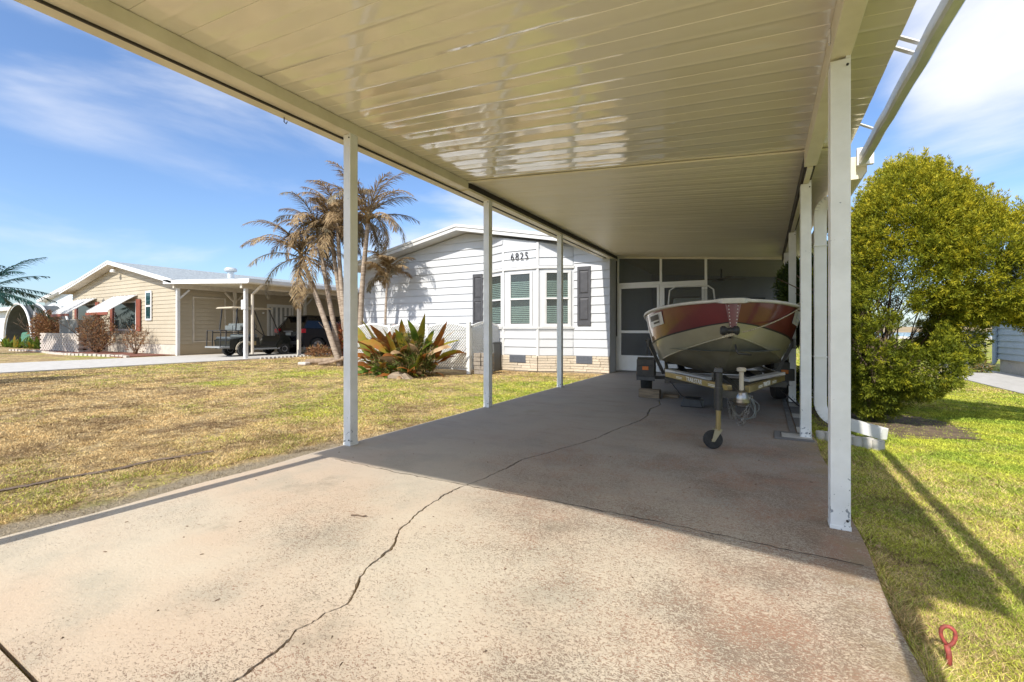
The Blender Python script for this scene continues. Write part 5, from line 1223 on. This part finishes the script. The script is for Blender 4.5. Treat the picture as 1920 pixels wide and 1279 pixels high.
# golden conifer
gt = thing('conifer_tree', (1.15, 6.5, 0), 'big golden green conifer arching over the lawn right of the carport', 'tree')
lob = [(1.36,6.45,1.68,.54,.64,1.07),(1.36,6.4,2.12,.44,.55,.66),(1.92,6.3,1.62,.55,.6,.52),(2.4,6.35,1.47,.50,.5,.42),(1.66,6.35,1.72,.46,.55,.74),(1.12,6.35,.95,.42,.5,.75),(1.38,6.25,.72,.36,.40,.42),(1.05,6.5,.42,.28,.3,.42),(.95,6.75,1.4,.35,.4,1.0),(1.72,6.4,1.02,.22,.28,.35)]
def plumes(lobes, n, rs_, length, rad_p, per, size, width, holes=()):
    rs = np.random.RandomState(rs_); vol = np.array([l[3]*l[4]*l[5] for l in lobes])**.72; L = np.array(lobes)[rs.choice(len(lobes), n, p=vol/vol.sum())]
    d = rs.normal(size=(n, 3)); d /= np.linalg.norm(d, axis=1, keepdims=True); r = rs.uniform(.74, .97, n)
    c = L[:, :3]+d*L[:, 3:6]*r[:, None]
    # drop plumes buried deep inside another lobe
    deep = np.zeros(n, bool)
    for l in lobes: deep |= (((c-np.array(l[:3]))/np.array(l[3:6]))**2).sum(1) < .42
    keep = ~deep & (c[:, 2] > .05)
    for hx, hz, hr in holes: keep &= ((c[:, 0]-hx)**2+(c[:, 2]-hz)**2 > hr*hr)
    c, d = c[keep], d[keep]; n = len(c)
    upf = np.where(d[:, 2:3] > -.2, 1.0, .15); ax = d*np.array([.75,.75,.5])+np.array([0,0,1.0])*upf+rs.normal(size=(n, 3))*.16; ax /= np.linalg.norm(ax, axis=1, keepdims=True)
    ln_ = length*rs.uniform(.55, 1.3, n)*(.75+.45*(c[:, 2] > 1.2)); rp = rad_p*rs.uniform(.7, 1.3, n); pt_ = rs.normal(size=n)*.10
    K = n*per; i = np.repeat(np.arange(n), per); t = rs.rand(K)**.85; g = rs.normal(size=(K, 3)); g -= (g*ax[i]).sum(1, keepdims=True)*ax[i]; g /= np.linalg.norm(g, axis=1, keepdims=True)+1e-6
    prof = np.sin(np.pi*np.clip(.12+t*.88, 0, 1))**.7
    st = c[i]+ax[i]*(ln_[i]*t)[:, None]+g*(rp[i]*prof*rs.uniform(.3, 1.0, K))[:, None]
    dr = ax[i]*1.1+g*.75+rs.normal(size=(K, 3))*.35; dr /= np.linalg.norm(dr, axis=1, keepdims=True); s = size*rs.uniform(.5, 1.4, (K, 1))
    w = np.cross(dr, rs.normal(size=(K, 3))); w /= np.linalg.norm(w, axis=1, keepdims=True)+1e-6; w *= s*width
    V = np.stack([st-w*.7, st+w*.7, st+dr*s], 1).reshape(-1, 3); F = np.arange(3*K).reshape(-1, 3)
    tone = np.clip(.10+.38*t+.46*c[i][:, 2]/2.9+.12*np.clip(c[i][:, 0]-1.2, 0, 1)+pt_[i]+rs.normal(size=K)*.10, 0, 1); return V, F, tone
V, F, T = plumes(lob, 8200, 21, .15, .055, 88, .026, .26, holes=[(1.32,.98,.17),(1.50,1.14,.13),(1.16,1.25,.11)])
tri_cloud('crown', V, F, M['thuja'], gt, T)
m = MB(); rr = random.Random(8); branchy(m, (1.12,6.55,-.05), 9, 1.9, rr, .03, .35); branchy(m, (1.2,6.5,.2), 14, 1.3, rr, .014, .6); m.obj('trunk', M['bark'], gt, smooth=True)
dt = thing('evergreen_shrub', (.80, 8.7, 0), 'dark green shrub growing against the carport edge behind the downspout', 'shrub')
V, F, T = foliage([(.90,8.3,1.3,.36,.6,1.05),(.58,8.5,1.65,.34,.4,.50),(.85,8.6,.6,.32,.5,.6),(.85,7.4,1.0,.25,.5,.9),(.42,9.0,1.72,.24,.3,.42),(.46,8.6,1.25,.2,.3,.5)], 11000, .07, 6, 22, shell=.5, up=.3, width=.3)
tri_cloud('crown', V, F, M['darkleaf'], dt, T); m = MB(); branchy(m, (.85,8.6,-.05), 6, 1.5, rr, .02, .12); m.obj('trunk', M['bark'], dt, smooth=True)
pt = thing('potted_plant', (.55, 7.9, 0), 'small leafy plant at the foot of the rear right carport post', 'plant')
V, F, T = foliage([(.52,7.85,.28,.14,.14,.22)], 160, .07, 4, 23, shell=.3, up=.6, width=.4); tri_cloud('leaves', V, F, M['darkleaf'], pt, T)
# big leaved clump in front of the lattice
cl = thing('canna_clump', (-7.2, 8.0, 0), 'large leaved clump half browned by frost in front of the white lattice screen', 'plant')
def bigleaf(base, az, el, L, Wd, bend, mt, rr, stalk=.35):
    m = MB(); d0 = Vector((math.cos(az), math.sin(az), 0)); side = Vector((-math.sin(az), math.cos(az), 0)); p = Vector(base); n = 9; V = []; F = []
    tw = rr.uniform(-.9, .9)
    for i in range(n+1):
        t = i/n; e = el-bend*t**1.6; d = d0*math.cos(e)+Vector((0,0,math.sin(e))); up = side.cross(d)
        tt = max(0, (t-stalk)/(1-stalk)); w = Wd*(math.sin(math.pi*min(1, tt**.8*.97+.03))**.7 if tt > 0 else .05)
        sv_ = side*math.cos(tw)+up*math.sin(tw); cup = up*w*.25*rr.uniform(.6,1.5)
        V += [p-sv_*w+cup+up*rr.uniform(-.01,.01), p.copy(), p+sv_*w+cup+up*rr.uniform(-.01,.01)]; p = p+d*(L/n)
    for i in range(n): F += [(3*i, 3*i+1, 3*i+4, 3*i+3), (3*i+1, 3*i+2, 3*i+5, 3*i+4)]
    return m.add(V, F).obj('leaf', mt, cl, smooth=True)
rr = random.Random(31)
for i in range(105):
    bx = rr.uniform(-7.95,-6.7); by = 8.05+rr.uniform(-.35,.35); edge = (bx+7.3)/.8
    az = math.atan2(rr.uniform(-1,.7), edge*.7+rr.uniform(-1.1,1.1)); el = rr.uniform(1.0,1.54)-.22*abs(edge)
    bigleaf((bx,by,-.02), az, el, rr.uniform(.6,1.62)*(1-.12*abs(edge)), rr.uniform(.06,.125), rr.uniform(.2,1.9), M[rr.choice(['leaf_rust','leaf_rust','leaf_green','leaf_mix','leaf_mix','leaf_tan'])], rr)
for i in range(60):
    bx = rr.uniform(-8.05,-6.6); bigleaf((bx,7.9+rr.uniform(-.4,.3),-.02), rr.uniform(-2.9,-.2), rr.uniform(.3,1.1), rr.uniform(.35,.75), rr.uniform(.035,.075), rr.uniform(.6,1.7), M[rr.choice(['leaf_rust','leaf_green','leaf_tan','leaf_mix','leaf_green'])], rr, .25)
V, F, T = foliage([(-7.6,7.85,.25,.5,.35,.3),(-6.85,7.85,.3,.45,.35,.35),(-7.2,8.0,.5,.7,.35,.45)], 2600, .10, 5, 33, shell=.2, up=.4, width=.2)
tag(tri_cloud('undergrowth', V, F, M['ground_leaf'], cl, T), kind='stuff')
m = MB(); m.T = Matrix.Translation((-6.9,7.35,.0)); m.hexa([(-.3,-.12,-.03),(.3,-.1,-.03),(.28,.15,-.03),(-.25,.12,-.03),(-.12,-.04,.09),(.02,-.02,.12),(.05,.05,.10),(-.05,.06,.08)]); m.hexa([(-.02,-.1,-.03),(.42,-.06,-.03),(.4,.1,-.03),(0,.1,-.03),(.1,0,.07),(.2,0,.10),(.22,.05,.08),(.12,.05,.07)])
tag(m.obj('fallen_leaf_heap', M['wood']), 'small heap of curled dead leaves on the grass before the large leaved clump', 'dead leaves')
# shrubs
def shrub(name, c, r, n, size, mt, label, cat, k=4, seed=1, stems=8, lobes=None, group=None):
    t = thing(name, (c[0], c[1], 0), label, cat, group)
    lb = lobes or [(c[0], c[1], c[2], r[0], r[1], r[2])]
    V, F, T = foliage(lb, n, size, k, seed, shell=.25, up=.25, width=.3); tri_cloud('leaves', V, F, M[mt], t, T)
    m = MB(); branchy(m, (c[0], c[1], -.04), stems, c[2]+r[2], random.Random(seed), .02, .9); m.obj('stems', M['bark'], t, smooth=True); return t
shrub('dry_shrub', (-26.6,8.9,.95), (1.5,.5,.85), 900, .09, 'dryleaf', 'tall frost-killed brown shrub in front of the second awning', 'shrub', 4, 41, 34)
shrub('dry_shrub', (-23.6,9.2,.6), (.8,.35,.6), 300, .09, 'dryleaf', 'thin brown shrub under the narrow window of the tan house', 'shrub', 3, 42, 9)
shrub('dry_shrub', (-35.2,9.6,1.1), (1.3,.6,1.0), 1100, .14, 'dryleaf', 'rounded red brown shrub left of the breeze block wall', 'shrub', 4, 43, 8)
shrub('green_bush', (-33.6,11.0,1.2), (.8,.5,1.1), 900, .13, 'darkleaf', 'dark green bush between the tan house and the pale blue house', 'bush', 4, 44, 6)
shrub('croton_shrub', (-11.1,9.7,.75), (.5,.35,.65), 900, .085, 'croton', 'orange red croton shrub behind the leaning palm trunks', 'shrub', 4, 45, 6)
shrub('croton_shrub', (-9.35,10.05,.65), (.55,.25,.55), 700, .075, 'croton', 'dull red shrub against the white wall right of the palm clump', 'shrub', 4, 46, 6)
shrub('dry_shrub', (-15.3,11.9,.15), (.7,.35,.25), 260, .10, 'dryleaf', 'low brown clump at the foot of the second neighbouring carport post', 'shrub', 4, 47, 4)
shrub('unseen_shadow_tree', (-13.6,.85,2.0), (.55,.65,.75), 1500, .10, 'darkleaf', 'small round headed tree out of view, added to cast a shadow across the left lawn', 'tree', 4, 48, 5)  # unseen tree added for its shadow on the lawn
shrub('path_weeds', (4.55,15.2,.10), (.25,.3,.14), 120, .10, 'ground_leaf', 'small tuft of weeds on the pale path by the blue house downspout', 'weeds', 3, 49, 2)
for i in range(9):
    x = -40.5+i*.82; t = thing('agave_plant', (x, 9.2, 0), 'spiky agave, number %s from the left in the row under the far left palm' % ('one two three four five six seven eight nine'.split()[i]), 'plant', 'agaves in the row under the far left palm'); m = MB(); r2 = random.Random(60+i)
    for k in range(16):
        a = r2.uniform(0, 6.28); e = r2.uniform(.4,1.4); L = r2.uniform(.5,.95); d = Vector((math.cos(a)*math.cos(e), math.sin(a)*math.cos(e), math.sin(e))); s = Vector((-math.sin(a), math.cos(a), 0))*.05; b = Vector((x, 9.2+r2.uniform(-.2,.2), 0))
        m.add([b-s, b+s, b+d*L*.6+s, b+d*L*.6-s, b+d*L-Vector((0,0,.1))], [(0,1,2,3),(3,2,4)])
    m.obj('leaves', M['leaf_green'] if i % 3 else M['leaf_mix'], t)
tag(MB().tube([(-12.1,9.0,.06),(-11.2,9.15,.12),(-10.6,9.2,.2)], [.085,.08,.07], 10).obj('fallen_log', M['log'], auto=True), 'grey brown palm log lying at the foot of the palm clump', 'log')
tag(MB().tube([(-11.3,8.8,.03),(-10.95,8.95,.09),(-10.5,9.0,.2)], [.04,.04,.03], 8).obj('fallen_branch', M['log'], auto=True), 'thin pale curved branch lying beside the palm log', 'branch')
tag(MB().box(-12.2,8.75,-.03,-11.85,8.95,.06).obj('flat_stone', M['block'], bev=.03), 'small pale flat stone in the grass left of the palm log', 'stone')
m = MB()
for k in range(34): m.box(-15.9, 9.9+k*.16, -.03, -15.82, 9.98+k*.16, .035)
tag(m.obj('scalloped_edging', M['conc']), 'low pale toothed edging along the neighbouring drive by the carport', 'edging')
# twig and debris on drive
gd = MB(); tw = [(-1.95,1.72,.006),(-1.92,1.735,.008),(-1.885,1.74,.006),(-1.87,1.755,.007)]; gd.tube(tw, .004, 5); tag(gd.obj('twig', M['bark']), 'tiny dark twig lying on the sunlit concrete', 'twig')
m = MB(); r3 = random.Random(9)
for i in range(70):
    x, y = r3.uniform(XL+.1, XR-.05), r3.uniform(.2, 4.5); a = r3.uniform(0, 3.1); l = r3.uniform(.003,.010); w = r3.uniform(.0015,.004); c, s = math.cos(a), math.sin(a)
    m.hexa([(x-l*c-w*s,y-l*s+w*c,.0005),(x-l*c+w*s,y-l*s-w*c,.0005),(x+l*c+w*s,y+l*s-w*c,.0005),(x+l*c-w*s,y+l*s+w*c,.0005),(x-l*c*.5,y-l*s*.5,.004),(x-l*c*.5,y-l*s*.5-.001,.004),(x+l*c*.5,y+l*s*.5-.001,.004),(x+l*c*.5,y+l*s*.5,.004)])
tag(m.obj('drive_debris', M['bark']), 'small dark crumbs of leaf litter scattered over the concrete drive', 'debris', kind='stuff')
# bare soil under conifer; painted shadow strip on left lawn
def blob(name, pts, z, mt, label=None, cat=None, jit=.05):
    P = []; n = len(pts)
    for i in range(n):
        a, b_ = Vector(pts[i]), Vector(pts[(i+1) % n])
        for k in range(6): q = a.lerp(b_, k/6); P.append((q.x+r3.uniform(-jit,jit), q.y+r3.uniform(-jit,jit)))
    m = MB(); tri = tessellate_polygon([[Vector((x, y, 0)) for x, y in P]]); m.add([(x, y, z) for x, y in P], [tuple(t) for t in tri]); o = m.obj(name, mt); tag(o, kind='structure'); return o
blob('soil_patch', [(.45,5.7),(1.1,5.55),(1.75,5.9),(1.9,6.5),(1.6,7.1),(.5,7.3)], GZ+.006, M['soil'])
SHADE_LINE = [(-4.30,.85),(-4.27,1.05),(-4.26,1.25),(-4.2,1.5),(-4.22,1.75),(-4.14,2.0),(-4.10,2.15)]
blob('lawn_shadow_strip', [(x-.025,y) for x, y in SHADE_LINE]+[(x+.03,y) for x, y in SHADE_LINE[::-1]], GZ+.008, M['soil'], jit=.012)  # dark ground strip paints in a thin cast shadow
# ---------------- grass blades ----------------
def grass(n, boxes, seed, hb, name, label):
    rs = np.random.RandomState(seed); tot = []; need = n
    A = math.radians(29.1); Fx, Fy = -math.sin(A), math.cos(A)
    while need > 0:
        r = np.exp(rs.uniform(np.log(1.1), np.log(26), need*4)); th = rs.uniform(-.88, .88, need*4)+A
        x = -np.sin(th)*r; y = np.cos(th)*r; ok = np.zeros(len(x), bool)
        keep = rs.rand(len(x)) < np.minimum(1, (r/4.5)**.25)
        for a, b, c, d in boxes: ok |= (x > a) & (x < c) & (y > b) & (y < d)
        ok &= keep
        # bare sand fringe and soil under the conifer
        ok &= ~((x > -3.62+.16*np.sin(y*3.1)+.1*np.sin(y*7.7)) & (x < -3.2) & (y < 2.7+.2*np.sin(x*9)) & (rs.rand(len(x)) < .93))
        ok &= ~((x > .45) & (x < 1.75) & (y > 5.75) & (y < 7.1) & (rs.rand(len(x)) < .8))
        rx_ = np.interp(y, [p[1] for p in SHADE_LINE], [p[0] for p in SHADE_LINE]); ok &= ~((abs(x-rx_) < .04) & (y > .85) & (y < 2.15))
        x, y, r = x[ok][:need], y[ok][:need], r[ok][:need]; tot.append(np.stack([x, y, r], 1)); need -= len(x)
    P = np.concatenate(tot)
    f = np.zeros(len(P))
    for q in range(9):
        k = rs.uniform(9, 48); a = rs.uniform(0, 6.28); f += np.sin(k*(P[:, 0]*np.cos(a)+P[:, 1]*np.sin(a))+rs.uniform(0, 6.28))
    P = P[(f > -1.3) | (rs.rand(len(P)) < .25)]; x, y, r = P.T; n = len(x)
    h = hb*rs.uniform(.5, 1.35, n)*(1+.25*np.sin(x*2.1+y*1.3)); w = .0016*np.maximum(1, r/2.6)*rs.uniform(.7, 1.4, n)
    a = rs.uniform(0, 6.283, n); ln = rs.uniform(.5, 1.9, n)*h; la = rs.uniform(0, 6.283, n)
    b = np.stack([x, y, np.full(n, GZ-.003)], 1); s = np.stack([np.cos(a)*w, np.sin(a)*w, np.zeros(n)], 1)
    tip = b+np.stack([np.cos(la)*ln, np.sin(la)*ln, h], 1); V = np.stack([b-s, b+s, tip], 1).reshape(-1, 3); F = np.arange(3*n).reshape(-1, 3)
    o = tri_cloud(name, V, F, M['blade'], None, rs.rand(n), rs.rand(n)); tag(o, label, 'grass', kind='stuff')
grass(680000, [(-15.9,-.5,XL-.03,8.7),(-15.9,8.7,-11.5,14),(-11.5,8.7,-9.9,10.4),(-6.0,8.7,XL-.03,10.1)], 71, .016, 'lawn_grass', 'short dry golden lawn grass left of the drive')
grass(520000, [(XR+.015,.3,3.6,13),(XR+.015,13,3.0,24)], 72, .018, 'side_grass', 'greener short lawn grass right of the drive')
grass(26000, [(XR+.004,.3,XR+.055,9.5),(XL-.06,2.7,XL-.004,9.8)], 73, .034, 'edge_grass', 'longer grass tufts along both edges of the concrete drive')
m = MB()
for i in range(160):
    x, y = (r3.uniform(.45,3.2), r3.uniform(1.2,6)) if i % 2 else (r3.uniform(-9,-3.4), r3.uniform(1,7)); a = r3.uniform(0,3.1); l = r3.uniform(.008,.02); w = l*.5; c, s = math.cos(a), math.sin(a)
    m.add([(x-l*c,y-l*s,.0),(x+w*s,y-w*c,.008),(x+l*c,y+l*s,.002),(x-w*s,y+w*c,.006)], [(0,1,2,3)])
tag(m.obj('fallen_leaves', M['leaf_tan']), 'tiny pale dead leaves scattered through the grass', 'leaves', kind='stuff')
